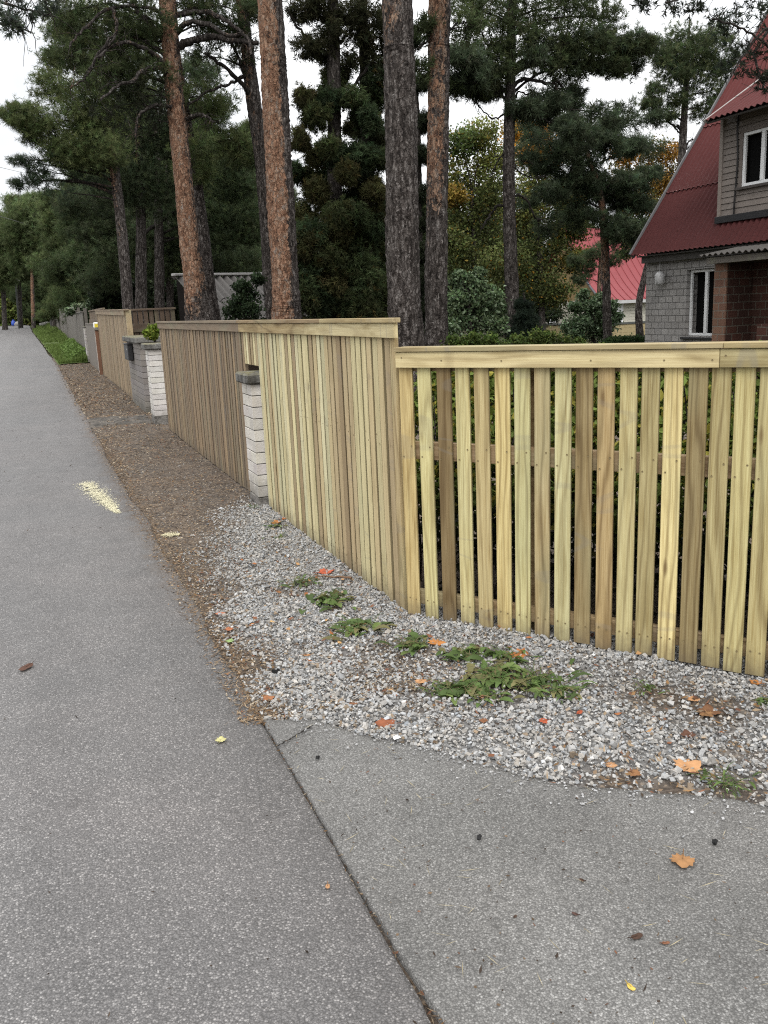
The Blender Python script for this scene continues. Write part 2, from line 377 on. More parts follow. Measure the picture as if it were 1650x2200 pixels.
def mat_glass(name):
    m,nt,b=newmat(name); k=N(nt); n=k.noise(k.obj(),1.5,2); nb=k.bump(n,.04,.02)
    g=k.n('BsdfGlossy'); g.inputs['Roughness'].default_value=.05; k.set(g.inputs['Normal'],nb); t=k.n('BsdfTransparent'); t.inputs[0].default_value=(.72,.78,.75,1)
    fr=k.n('Fresnel'); fr.inputs[0].default_value=1.6; ms=k.n('MixShader'); k.set(ms.inputs[0],k.math('MULTIPLY_ADD',fr.outputs[0],1.,.04,True)); nt.links.new(t.outputs[0],ms.inputs[1]); nt.links.new(g.outputs[0],ms.inputs[2])
    out=[q for q in nt.nodes if q.type=='OUTPUT_MATERIAL'][0]; nt.links.new(ms.outputs[0],out.inputs[0]); nt.nodes.remove(b); return m

M={}
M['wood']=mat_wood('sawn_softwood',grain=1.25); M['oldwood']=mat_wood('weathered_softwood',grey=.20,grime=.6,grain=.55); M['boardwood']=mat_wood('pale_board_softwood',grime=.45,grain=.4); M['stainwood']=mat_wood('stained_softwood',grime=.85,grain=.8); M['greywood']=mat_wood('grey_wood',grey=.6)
M['paint']=mat_col('worn_paint',.6,.3,.3,5,.15); M['metal']=mat_col('painted_metal',.45,.4,.3,9,.05); M['stone']=mat_col('stone',.9,.2,.35,40,.3)
M['plastic']=mat_col('plastic',.4,.4,.1,5)
M['leaf']=mat_leaf('leaf',.25,.6,.15); M['needle']=mat_leaf('needles',.36,.7,.1); M['weed']=mat_leaf('weed_leaf',.2,.6,.2); M['dryleaf']=mat_leaf('dry_leaf',.15,.75,.2)
M['chip']=mat_leaf('litter',0,.9,.1)
M['bark']=mat_bark('pine_bark')
M['road']=mat_asphalt('road_asphalt',(.167,.162,.159),(.39,.378,.365),(1.19,1.15,1.13),170,spec=.5,rough=.62)
M['apron']=mat_asphalt('apron_asphalt',(.250,.246,.236),(.43,.425,.41),(.56,.555,.54),180,edge=False,wear=1.35)
M['soil']=mat_soil('soil'); M['ground']=mat_ground('forest_floor'); M['concrete']=mat_concrete('mossy_concrete'); M['plainconc']=mat_concrete('plain_concrete',(.24,.225,.205),.05); M['dustconc']=mat_concrete('dusty_concrete',(.155,.138,.118),.0)
M['dark']=mat_col('dark_matter',.95,.1,.5,20,.6)
M['whitebrick']=mat_col('white_silicate_brick',.9,.2,.38,7,.45,0,60,True)
M['facade']=mat_brickface('grey_silicate_wall',(.29,.28,.272),(.35,.338,.325),(.13,.125,.12))
M['shadebrick']=mat_brickface('shaded_red_brick',(.085,.036,.026),(.055,.028,.022),(.12,.10,.08),.26,.15,.012)  # porch brick with the shade inside the porch put into its colour
M['roofred']=mat_roof('dark_red_corrugated_roof',(.068,.016,.015),(.050,.013,.0125),.7,(.105,.026,.024))
M['litbrick']=mat_brickface('lit_brown_brick',(.22,.125,.085),(.16,.085,.06),(.2,.17,.14),.26,.15,.012)  # same porch wall, coloured lighter for its daylit end face
M['roofgrey']=mat_roof('grey_fibre_cement',(.125,.118,.108),(.075,.07,.065),.95)
M['roofbright']=mat_roof('red_sheet_metal_roof',(.25,.058,.062),(.20,.046,.050),.5)
M['shedroof']=mat_roof('weathered_shed_roof',(.17,.16,.15),(.09,.085,.08),.95)
M['glass']=mat_glass('window_glass')
# ---------------------------------------------------------------- the setting: ground, road, apron
def nonuni(a,b,d0,k):
    out=[a];d=d0
    while out[-1]<b: out.append(out[-1]+d); d*=k
    return np.array(out)
ys=np.concatenate([-np.array([60.,30,12,5]),nonuni(-2,420,.5,1.035)]); xs=np.concatenate([np.linspace(-120,-8,18),np.linspace(-7.5,16,80),np.linspace(17,200,40)])
X,Y=np.meshgrid(xs,ys); mb=MB()
hump=.25*(fbm(X*.3,Y*.3)-.5)*sstep(6,12,X)
grid(mb,X,Y,tz(X,Y)-.06+hump)
struct(mb.build('ground',M['ground'],base=np.zeros(3)))
_ry=[-10,3,29,33,38,45,55,65,85,110,160,300]; _rx=[.652,.652,.652,.58,.48,.38,.22,.06,-.10,-.28,-2,-8]
def road_edge(y): return np.interp(y,_ry,_rx)
mb=MB(); yy=np.concatenate([np.arange(-6,5,.02),nonuni(5,170,.04,1.02)])
e=road_edge(yy)+(fbm(yy*9,yy*0+3.3,o=4)-.5)*.022*np.where(yy<3.2,.8,1)+(fbm(yy*1.7,yy*0,o=3)-.5)*np.where(yy<3.2,.0,.07)*np.minimum(1,np.maximum(yy-3.2,0))
e=e+.006-.010*(1-sstep(1.2,2.7,yy))
u=np.array([-7,-5,-3.5,-2.5,-1.5,-.8,-.4,-.15,-.05,-.015,0,.004])
X=e[:,None]+u[None,:]; Yg=yy[:,None]+0*u[None,:]
cam_=-.0025*np.abs(u)**1.2
Z=tz(0.,Yg)+.014+np.array([0]*10+[-.003,-.045])[None,:]-.012*(fbm(X*.7,Yg*.7)-.5)
grid(mb,X,Yg,Z); struct(mb.build('road',M['road'],base=np.zeros(3)))
_ax=np.array([.66,.69,.85,1.07,1.34,1.45,1.62,1.80,1.95,2.6,3.4,5.2]); _ay=np.array([3.17,3.17,3.07,2.79,2.40,2.28,2.14,2.01,1.88,1.38,.8,-.6])
def apron_edge(x): return np.interp(x,_ax,_ay)
mb=MB(); xs=np.concatenate([np.arange(.672,2.6,.012),np.linspace(2.6,5,60)])
ye=apron_edge(xs)+(fbm(xs*6,xs*0+1.1,o=4)-.5)*.10
lx=(fbm(np.linspace(-3,3.2,400)*9,np.zeros(400)+9.2,o=4)-.5)*.02
v=np.concatenate([np.linspace(0,1,120),[1.0012]])
X=xs[:,None]+0*v[None,:]; Yg=-2.5+(ye[:,None]+2.5)*v[None,:]
wgt=np.exp(-(X-.672)/.02); X=X+wgt*(np.interp(Yg,np.linspace(-3,3.2,400),lx)+.004*(1-sstep(1.2,2.7,Yg))-.006)
Z=.015+0*X-.012*(fbm(X*.9+5,Yg*.9)-.5); Z[:,-1]-=.05
X2=np.vstack([X[:1],X]);Y2=np.vstack([Yg[:1],Yg]);Z2=np.vstack([Z[:1]-.05,Z])
grid(mb,X2.T,Y2.T,Z2.T); struct(mb.build('driveway_apron',M['apron'],base=np.zeros(3)))
# soil between road and fences
def soil_z(x,y):
    z=tz(x,y)+(fbm(x*5,y*5)-.5)*.022+(fbm(x*1.1,y*1.1)-.5)*.03*sstep(.7,.95,x)+.004
    inside=(y<apron_edge(x)+.02)|(x<road_edge(y)+.01)
    return np.where(inside,tz(x,y)-.012,z)
# worn concrete strip crossing the verge
mb=MB(); xs=np.linspace(.60,1.62,50); ys=np.linspace(13.6,15.0,40); X,Y=np.meshgrid(xs,ys)
edge=np.minimum(np.minimum(X-.6,1.62-X)*1.2,np.minimum(Y-13.6,15.0-Y)*.5)
grid(mb,X,Y+.25*(fbm(X*3,Y)-.5),tz(X,Y)+.012+.014*sstep(0,.12,edge)-.02*(1-sstep(0,.12,edge))-.02*(fbm(X*4+3,Y*3)-.45)); struct(mb.build('crossing',M['dustconc'],base=np.zeros(3)))
# thin crack across the apron corner
mb=MB(); a_,b_=G(597,1617),G(676,1568); pts=np.array([a_+(b_-a_)*t for t in np.linspace(0,1,26)]); pts[:,0]+=rng.normal(0,.004,26); pts[:,2]=.0215
w=.0022+.002*rng.random(26); nrm=np.array([-(b_-a_)[1],(b_-a_)[0],0]); nrm/=np.linalg.norm(nrm)
L_=pts+nrm*w[:,None]; R_=pts-nrm*w[:,None]; grid(mb,*[np.stack([L_[:,i],R_[:,i]],1) for i in range(3)],col=(.02,.018,.016))
struct(mb.build('pavement_crack',M['dark'],base=np.zeros(3)))

C0=np.array([1.6547,4.0403,0.]); A2=-.9424; d2=np.array([math.cos(A2),math.sin(A2),0.]); n2=np.array([-d2[1],d2[0],0.])
def fence2_side(x,y): return (x-C0[0])*n2[0]+(y-C0[1])*n2[1]
_gpc={}
def _GP(a,b):
    if (a,b) not in _gpc: _gpc[(a,b)]=G(a,b)
    return _gpc[(a,b)]
def gravel_density(x,y):
    inside=(y>apron_edge(x)+.015*np.sin(x*40))&(x>road_edge(y)+.02)&(x<1.80)|((x>=1.8)&(y>apron_edge(x)))
    inside&=(fence2_side(x,y)<.30)|(x<1.72)
    xl=np.interp(y,[3.1,4.2,5.2,6.2,7.1,7.5],[.66,.74,.86,1.10,1.32,1.75]); n=fbm(x*3.2,y*3.2,o=4)-.5
    d=sstep(-.16-.10*sstep(4.5,6,y),.20+.25*sstep(4.5,6,y),x-xl+n*.5)
    br=sstep(.08,.2,fbm(x*2.3+9,y*2.3+4,o=3)-.53)*.5
    # debris patches
    for px,py,r in ((1420,1500,.26),(1530,1525,.22),(1580,1700,.2),(1330,1690,.16),(1440,1700,.14),(1100,1470,.22),(860,1420,.10),(545,1435,.13),(480,1340,.1),(715,1310,.08)):
        P=_GP(px,py); br=np.maximum(br,.88*np.exp(-((x-P[0])**2+(y-P[1])**2)/(.7*r*r)))
    return np.where(inside,d*(1-br),0)
mb=MB(); xs=np.concatenate([np.arange(.4,2.4,.025),np.linspace(2.4,7,60)]); ys=np.concatenate([np.arange(-2.5,9,.03),nonuni(9,34,.05,1.02)])
X,Y=np.meshgrid(xs,ys); g_=gravel_density(X,Y).reshape(-1,1); grid(mb,X,Y,soil_z(X,Y),np.repeat(np.clip(g_*1.3-.25,0,1),3,1)); struct(mb.build('soil_verge',M['soil'],base=np.zeros(3)))
# ---------------------------------------------------------------- gravel
def ico():
    t=(1+5**.5)/2; v=np.array([(-1,t,0),(1,t,0),(-1,-t,0),(1,-t,0),(0,-1,t),(0,1,t),(0,-1,-t),(0,1,-t),(t,0,-1),(t,0,1),(-t,0,-1),(-t,0,1)],float)
    f=np.array([(0,11,5),(0,5,1),(0,1,7),(0,7,10),(0,10,11),(1,5,9),(5,11,4),(11,10,2),(10,7,6),(7,1,8),(3,9,4),(3,4,2),(3,2,6),(3,6,8),(3,8,9),(4,9,5),(2,4,11),(6,2,10),(8,6,7),(9,8,1)])
    return v/np.linalg.norm(v[0]),f
IV,IF=ico()
def rotmats(n):
    q=rng.normal(size=(n,4)); q/=np.linalg.norm(q,axis=1)[:,None]; w,x,y,z=q.T
    return np.stack([1-2*(y*y+z*z),2*(x*y-z*w),2*(x*z+y*w),2*(x*y+z*w),1-2*(x*x+z*z),2*(y*z-x*w),2*(x*z-y*w),2*(y*z+x*w),1-2*(x*x+y*y)],-1).reshape(n,3,3)
CVX=np.array([(x,y,z) for x in(-1,1) for y in(-1,1) for z in(-1,1)],float)*.66
CFX=np.array([(0,1,3),(0,3,2),(4,6,7),(4,7,5),(0,4,5),(0,5,1),(2,3,7),(2,7,6),(0,2,6),(0,6,4),(1,5,7),(1,7,3)])
def stones(mb,P,size,cols):
    n=len(P); sh=CVX[None]*(1+rng.uniform(-.42,.30,(n,8,3))); sc=rng.uniform(.55,1.2,(n,1,3)); sc[:,:,2]*=.72
    V=np.einsum('nij,nkj->nki',rotmats(n),sh*sc)*size[:,None,None]*.5; V[:,:,2]*=.85
    V=V+P[:,None,:]; f=(CFX[None]+np.arange(n)[:,None,None]*8).reshape(-1,3)
    mb.add(V.reshape(-1,3),f,np.repeat(cols,8,0))
n=240000; px=rng.uniform(.62,3.9,n); py=rng.uniform(.3,7.6,n)
keep=rng.random(n)<gravel_density(px,py)*np.clip(1.0-.0*py,0,1); px,py=px[keep],py[keep]
nn=len(px); size=np.clip(rng.lognormal(math.log(.0122),.42,nn),.005,.033)
pz=soil_z(px,py)+size*.22+rng.random(nn)**2*.012
pick=rng.random(nn); base=np.where(pick<.58,.40,np.where(pick<.86,.31,np.where(pick<.93,.54,.20)))*rng.uniform(.85,1.15,nn)
warm=rng.normal(0,.03,nn); cols=np.clip(np.stack([base*(1.02+warm),base*(1.005),base*(.972-warm*1.2)],-1),.02,.8)
brown=rng.random(nn)<.05; cols[brown]*=np.array([.75,.6,.45])
mb=MB(); stones(mb,np.stack([px,py,pz],-1),size,cols)
# strays on soil, apron and road edge
n=900; sx=rng.uniform(.6,1.6,n); sy=4+6*rng.random(n)**1.3; ssz=rng.uniform(.006,.016,n); sc_=np.repeat(rng.uniform(.2,.5,n)[:,None],3,1)*np.array([1,.97,.92])
stones(mb,np.stack([sx,sy,np.where(sx<.66,tz(sx,sy)+.015,soil_z(sx,sy))+ssz*.2],-1),ssz,sc_)
n=420; sx=rng.uniform(.75,2.6,n); sy=apron_edge(sx)-rng.exponential(.07,n); ssz=rng.uniform(.004,.014,n); g_=rng.uniform(.2,.55,n)[:,None]*np.ones(3)
stones(mb,np.stack([sx,sy,.018+ssz*.25],-1),ssz,g_)
print('stones',nn)
tag(mb.build('gravel',M['stone'],base=np.zeros(3)),'pale grey crushed stone gravel spread along the foot of the new fence','gravel',kind='stuff')
# ---------------------------------------------------------------- litter of chips and needles
def flakes(mb,P,ln,wd,cols,tilt=.35):
    n=len(P); a=rng.uniform(0,2*PI,n); tx=rng.normal(0,tilt,n); ty=rng.normal(0,tilt,n)
    ax=np.stack([np.cos(a),np.sin(a),tx],-1); ay=np.stack([-np.sin(a),np.cos(a),ty],-1)
    V=np.stack([P-ax*ln[:,None]*.5,P-ay*wd[:,None]*.5,P+ax*ln[:,None]*.5,P+ay*wd[:,None]*.5],1)
    V[:,:,2]=np.maximum(V[:,:,2],P[:,None,2]-.001)
    mb.add(V.reshape(-1,3),np.arange(4*n).reshape(-1,4),np.repeat(cols,4,0))
PAL=np.array([(.17,.12,.078),(.10,.073,.052),(.29,.22,.145),(.21,.125,.06),(.06,.045,.035),(.36,.30,.22),(.19,.092,.055)])
mb=MB()
n=26000; lx_=.58+1.08*rng.random(n)**1.15; ly=3.2+27.8*rng.random(n)**2.3
dens=np.clip(1.15-gravel_density(lx_,ly)*.93,0,1)*np.clip(-.25+2.3*fbm(lx_*2.2,ly*1.3),.06,1)*np.where(lx_<.66,.35,1); k_=rng.random(n)<dens; lx_,ly=lx_[k_],ly[k_]; n=len(lx_)
lz=np.where(lx_<road_edge(ly)+.01,tz(lx_,ly)+.018,soil_z(lx_,ly)+.006)
far=np.clip(ly/7,1,2.4)
flakes(mb,np.stack([lx_,ly,lz],-1),rng.uniform(.008,.030,n)*far,rng.uniform(.003,.011,n)*far,PAL[rng.choice(7,n,p=[.2,.2,.18,.1,.12,.15,.05])]*rng.uniform(.6,1.25,n)[:,None])
# band along the asphalt edge, richer in needles
n=5200; ly=3.15+9*rng.random(n)**1.4; lx_=road_edge(ly)+rng.normal(.03,.05,n); lz=np.where(lx_<road_edge(ly)+.01,tz(lx_,ly)+.018,np.maximum(soil_z(lx_,ly)+.006,tz(lx_,ly)+.004))
flakes(mb,np.stack([lx_,ly,lz],-1),rng.uniform(.012,.045,n),rng.uniform(.0015,.005,n),PAL[rng.choice([0,2,3,1],n)]*rng.uniform(.7,1.2,n)[:,None])
# in the gravel and along the apron edge
n=14000; lx_=rng.uniform(.7,3.4,n); ly=rng.uniform(.9,6,n); g_=gravel_density(lx_,ly); ins=(ly>apron_edge(lx_)-.01)&((fence2_side(lx_,ly)<.1)|(lx_<1.66))
prob=np.where(ins,(.20+.80*(1-g_))*np.clip(2.4*fbm(lx_*3+2,ly*3)-.55,0.05,1)+.5*np.exp(-np.abs(ly-apron_edge(lx_)-.02)/.03),0); k_=rng.random(n)<prob; lx_,ly=lx_[k_],ly[k_]; n=len(lx_)
flakes(mb,np.stack([lx_,ly,soil_z(lx_,ly)+.012+.012*rng.random(n)],-1),rng.uniform(.010,.034,n),rng.uniform(.004,.016,n),PAL[rng.choice([0,1,3,6,4,2],n)]*rng.uniform(.6,1.1,n)[:,None],.5)
n=150; lx_=rng.uniform(.75,3.2,n); ly=rng.uniform(1.2,5.5,n); k_=(gravel_density(lx_,ly)>.05)|((ly>apron_edge(lx_)-.05)&(fence2_side(lx_,ly)<0)&(lx_<1.6)); lx_,ly=lx_[k_],ly[k_]; n=len(lx_)
flakes(mb,np.stack([lx_,ly,soil_z(lx_,ly)+.022],-1),rng.uniform(.02,.042,n),rng.uniform(.012,.026,n),np.array([(.30,.12,.05),(.20,.09,.05),(.38,.22,.10),(.12,.06,.04)])[rng.integers(0,4,n)]*rng.uniform(.7,1.1,n)[:,None],.5)
# bits on apron and road, and in the joint between them
n=620; lx_=rng.uniform(.68,2.6,n); ly=rng.uniform(.8,3.1,n); k_=ly<apron_edge(lx_); lx_,ly=lx_[k_],ly[k_]; n=len(lx_)
flakes(mb,np.stack([lx_,ly,0*lx_+.023],-1),np.clip(rng.lognormal(math.log(.009),.5,n),.004,.024),rng.uniform(.003,.009,n),PAL[rng.choice([1,4,4,0,6],n)]*rng.uniform(.4,1.0,n)[:,None])
n=260; lx_=rng.uniform(.68,2.6,n); ly=rng.uniform(.9,3.1,n); k_=ly<apron_edge(lx_); lx_,ly=lx_[k_],ly[k_]; n=len(lx_)
flakes(mb,np.stack([lx_,ly,0*lx_+.024],-1),rng.uniform(.03,.07,n),rng.uniform(.0012,.0024,n),np.array([.34,.29,.18])*rng.uniform(.6,1.2,n)[:,None],.05)
n=260; lx_=rng.uniform(-1.2,.62,n); ly=1.4+14*rng.random(n)**1.6
flakes(mb,np.stack([lx_,ly,tz(lx_,ly)+.022],-1),rng.uniform(.006,.02,n)*np.clip(ly/5,1,2),rng.uniform(.002,.008,n)*np.clip(ly/5,1,2),PAL[rng.choice([1,4,4],n)]*rng.uniform(.3,.9,n)[:,None])
n=260; ly=rng.uniform(1.2,3.2,n); lx_=rng.normal(.662,.008,n); flakes(mb,np.stack([lx_,ly,0*lx_+rng.uniform(-.01,.016,n)],-1),rng.uniform(.006,.03,n),rng.uniform(.002,.006,n),PAL[rng.integers(0,7,n)]*.55)
tag(mb.build('plant_litter',M['chip'],base=np.zeros(3)),'brown bark chips, needles and leaf bits strewn over soil and gravel','litter',kind='stuff')
# sawdust patches
def sawdust(label,p,q,half,n,col=(.66,.60,.31)):
    A,B=G(*p),G(*q); d=(B-A)[:2]; L=np.linalg.norm(d); d/=L; nr=np.array([-d[1],d[0]]); t=rng.random(n); e=rng.normal(0,.05,n)
    o=rng.normal(0,1,n)*np.interp(t,[0,.3,.8,1],[half*.9,half,half*.62,half*.25]); u=t*L+e*L*.6
    P=A[:2]+d*u[:,None]+nr*o[:,None]; k_=fbm(P[:,0]*16,P[:,1]*16)>.33; P=P[k_]
    z=np.where(P[:,0]<road_edge(P[:,1]),tz(P[:,0],P[:,1])+.015,soil_z(P[:,0],P[:,1])+.006)+.002+.004*rng.random(len(P))
    s_=rng.uniform(.006,.016,len(P)); mbx=MB(); flakes(mbx,np.stack([P[:,0],P[:,1],z],-1),s_,s_*.6,np.array(col)*rng.uniform(.75,1.15,len(P))[:,None],.15)
    return tag(mbx.build('sawdust',M['chip'],base=np.array([A[0],A[1],float(tz(A[0],A[1]))])),label,'sawdust',kind='stuff')
sawdust('long pale yellow smear of sawdust on the asphalt beside the soil verge',(184,1042),(252,1104),.050,6200,(.68,.64,.45))
sawdust('small pale dab of sawdust on the brown soil near the road edge',(350,1152),(385,1152),.035,420,(.62,.57,.38))
# ---------------------------------------------------------------- fences
def screws(mb,P,ax,nrm,r=.0042,mi=1):
    a=np.arange(8)*PI/4; az=np.array([0,0,1.])
    for c in P:
        ring=c+nrm*.0012+r*(np.cos(a)[:,None]*ax+np.sin(a)[:,None]*az); mb.add(np.vstack([ring,ring*.0+c+nrm*.0004+.5*(ring-c-nrm*.0012)]),[np.stack([np.arange(8),(np.arange(8)+1)%8,(np.arange(8)+1)%8+8,np.arange(8)+8],-1),np.arange(8,16)[None,:]],(.20,.15,.07),None,mi)
jit=lambda s:random.uniform(-s,s)
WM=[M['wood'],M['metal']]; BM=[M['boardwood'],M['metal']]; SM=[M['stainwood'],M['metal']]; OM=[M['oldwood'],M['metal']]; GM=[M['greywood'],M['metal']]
# low fence, right
f2=thing('picket_fence','low new pale softwood picket fence with open gaps, on the right above the gravel','fence',C0)
def p2(t,off,z): return C0+d2*t+n2*off+EZ*z
T0=[-.005,.100,.205,.306,.406,.510,.608,.706,.804,.902,1.002,1.099,1.190,1.286,1.383,1.475,1.566,1.656,1.75,1.85,1.95,2.05,2.15]
L_=(.60,.50,.255);PG=(.54,.485,.26);TN=(.43,.325,.175);BR=(.215,.145,.075)
PC=[(.54,.435,.215),(.58,.535,.28),(.215,.16,.082),(.58,.525,.28),(.50,.42,.225),(.61,.51,.25),(.57,.53,.28),(.44,.365,.205),(.53,.50,.285),(.31,.245,.128),(.45,.345,.18),(.52,.465,.25),(.40,.345,.18),(.70,.60,.31),(.285,.23,.12),(.42,.365,.19),(.52,.465,.235),(.47,.41,.21),TN,L_,PG,TN,PG]
for i,t in enumerate(T0):
    mb=MB(); w=.0765+jit(.002); z0=.012+jit(.006); z1=1.352; lean=jit(.003)
    cc=np.minimum(np.array(PC[i])*1.13,.8); zz=EZ+d2*lean
    box(mb,p2(t+w/2+.001,.0074+jit(.0012),(z0+z1)/2),d2,n2,zz/np.linalg.norm(zz),w/2,.0065,(z1-z0)/2,.0022,cc,0,i*3.7+1,2,(0,.6))  # picket sides coloured darker to draw the shaded gaps
    a=w*.30
    screws(mb,[p2(t+w/2+a,0,.905+jit(.004)),p2(t+w/2-a,0,.852+jit(.004)),p2(t+w/2+a*.8,0,.108+jit(.004)),p2(t+w/2-a*.8,0,.110+jit(.004))],d2,-n2)
    o=mb.build('picket',WM,f2)
    if i in(2,9,14): o['label']={2:'dark brown picket with a pale strip at its edge',9:'mid brown picket',14:'brown stained picket'}[i]
    if i==13: o['label']='bright yellow picket'
def bar(name,t0,t1,off0,off1,z0,z1,col,mats=WM,root=f2,sc=None,ch=.002):
    mb=MB(); box(mb,p2((t0+t1)/2,(off0+off1)/2,(z0+z1)/2),d2,n2,EZ,(t1-t0)/2,(off1-off0)/2,(z1-z0)/2,ch,col,0,None,0)
    if sc: screws(mb,[p2(t,off0,(z0+z1)/2+jit(.012)) for t in sc],d2,-n2)
    return mb.build(name,mats,root)
bar('rail',.03,2.3,.0185,.058,.838,.925,(.34,.25,.15)); bar('rail',.03,2.3,.0185,.058,.078,.150,(.33,.245,.14))
bar('rail',.03,2.3,.0225,.062,1.272,1.352,(.33,.25,.14))
bar('fascia_board',-.006,1.506,-.024,-.001,1.292,1.367,(.66,.565,.325),SM,sc=[.03,.25,.56,.98,1.29,1.48]); bar('fascia_board',1.508,2.3,-.024,-.001,1.293,1.366,(.46,.40,.22),SM,sc=[1.53,1.9])
bar('cap_rail',-.008,1.52,-.034,.075,1.3685,1.390,(.40,.33,.19),SM); bar('cap_rail',1.5215,2.3,-.034,.075,1.368,1.3905,(.40,.33,.18))
for t in(.62,2.2): bar('post',t,t+.09,.0635,.15,-.06,1.36,(.30,.22,.125))
# tall fence, left: new part
XF=1.655
f1=thing('board_fence','tall new pale yellow close-boarded fence section around a white brick pillar','fence',(XF,4.05,0))
f1o=thing('board_fence','tall weathered brown close-boarded fence section with a grey-brown cap rail','fence',(XF,10,0))
newcols=[(.56,.46,.265),(.62,.55,.33),(.42,.33,.195),(.66,.61,.39),(.52,.42,.25),(.46,.37,.22),(.60,.56,.35),(.35,.265,.155),(.63,.56,.325),(.55,.48,.28)]
def vboard(root,mats,x,y,w,z0,z1,col,scz=None,th=.014):
    mb=MB(); k=jit(.004); zz=EZ+EY*k; zz/=np.linalg.norm(zz)
    box(mb,(x+th+jit(.005),y,(z0+z1)/2),EY,EX,zz,w/2,th,(z1-z0)/2,.0022,col,0,None,2,(0,.42))  # board sides take painted shade so the gaps read as dark lines
    if scz is not None: screws(mb,[(x-.001,y+s*w*.28,z+jit(.006)+s*.02) for z in scz for s in(-1,1)],EY,-EX)
    return mb.build('board',mats,root)
y=4.205;i=0;random.seed(21)
while y<7.50:
    c=np.array(newcols[random.randrange(10)])*random.uniform(.86,1.16); w=.0675+jit(.003)
    hole=6.985<y<7.47
    vboard(f1,BM,XF,y,w,(1.168 if hole else .014+jit(.004)+float(tz(1.6,y))),1.495,c,(.90,.11) if not hole and y<6 else None)
    y+=.0835;i+=1
ysplit=y-.04
while y<12.80:
    c=np.array(random.choice([(.30,.21,.125),(.25,.175,.105),(.36,.26,.15),(.21,.155,.10),(.31,.235,.15)]))*random.uniform(.8,1.1)
    vboard(f1o,OM,XF,y,.0665+jit(.003),.016+jit(.004)+float(tz(1.6,y)),1.495,c); y+=.0835
yend=y-.04
def ybar(root,name,x0,x1,y0,y1,z0,z1,col,mats):
    mb=MB(); box(mb,((x0+x1)/2,(y0+y1)/2,(z0+z1)/2),EY,EX,EZ,(y1-y0)/2,(x1-x0)/2,(z1-z0)/2,.002,col,0,None,0); return mb.build(name,mats,root)
ybar(f1,'fascia_board',XF-.0235,XF-.001,4.035,5.571,1.434,1.506,(.60,.52,.31),SM); ybar(f1,'fascia_board',XF-.0225,XF-.001,5.573,7.549,1.433,1.5055,(.45,.36,.20),WM)
ybar(f1o,'fascia_board',XF-.0235,XF-.001,7.551,yend,1.434,1.506,(.235,.175,.115),OM)
ybar(f1,'cap_rail',XF-.036,XF+.008,4.02,5.2,1.508,1.531,(.46,.375,.21),WM); ybar(f1,'cap_rail',XF-.035,XF+.008,5.202,7.549,1.5075,1.5305,(.33,.25,.15),WM)
ybar(f1o,'cap_rail',XF-.036,XF+.008,7.551,yend+.03,1.508,1.531,(.26,.205,.14),OM)
mb=MB(); bx(mb,XF+.001,XF+.0235,4.094,4.16,.008,1.5065,.003,(.52,.42,.24),0,2); mb.build('post',WM,f1)
for z in(.86,.10,1.34):
    ybar(f1,'rail',XF+.0225,XF+.06,4.17,6.98,z-.04,z+.04,(.33,.24,.14),WM); ybar(f1o,'rail',XF+.0225,XF+.06,7.56,yend-.03,z-.04,z+.04,(.2,.15,.1),OM)
for y_ in(9.3,11.0): ybar(f1o,'post',XF+.0615,XF+.15,y_,y_+.09,-.06,1.49,(.2,.15,.1),OM)
# next tall fence beyond the grey pillar
f3=thing('board_fence','tan weathered plank fence standing between the grey brick pillar and the white gate pillar','fence',(XF,17.3,float(tz(1.6,17.3))))
y=17.40; random.seed(5)
while y<24.95:
    c=np.array(random.choice([(.36,.27,.165),(.33,.245,.15),(.30,.22,.135),(.38,.28,.17)]))*random.uniform(.92,1.06)
    vboard(f3,OM,XF,y,.080,float(tz(1.6,y))+.02,1.70+.012*(y-17.4),c); y+=.0845
mb=MB(); box(mb,(XF-.014,(17.3+25.0)/2,1.69+.012*4),EY,EX,EZ+EY*-.012,7.7/2,.012,.045,.002,(.30,.225,.145),0,None,0); 
v_=mb.v[-1]; v_[:,2]+=.012*(v_[:,1]-21.4); mb.build('fascia_board',OM,f3)
mb=MB(); box(mb,(XF+.01,(17.2+25.0)/2,1.745+.05),EY,EX,EZ,7.8/2,.05,.011,.002,(.28,.21,.14),0,None,0); v_=mb.v[-1]; v_[:,2]+=.012*(v_[:,1]-21.4); mb.build('cap_rail',OM,f3)
ybar(f3,'post',XF+.0,XF+.1,17.24,17.345,0.,1.742,(.42,.33,.2),OM)
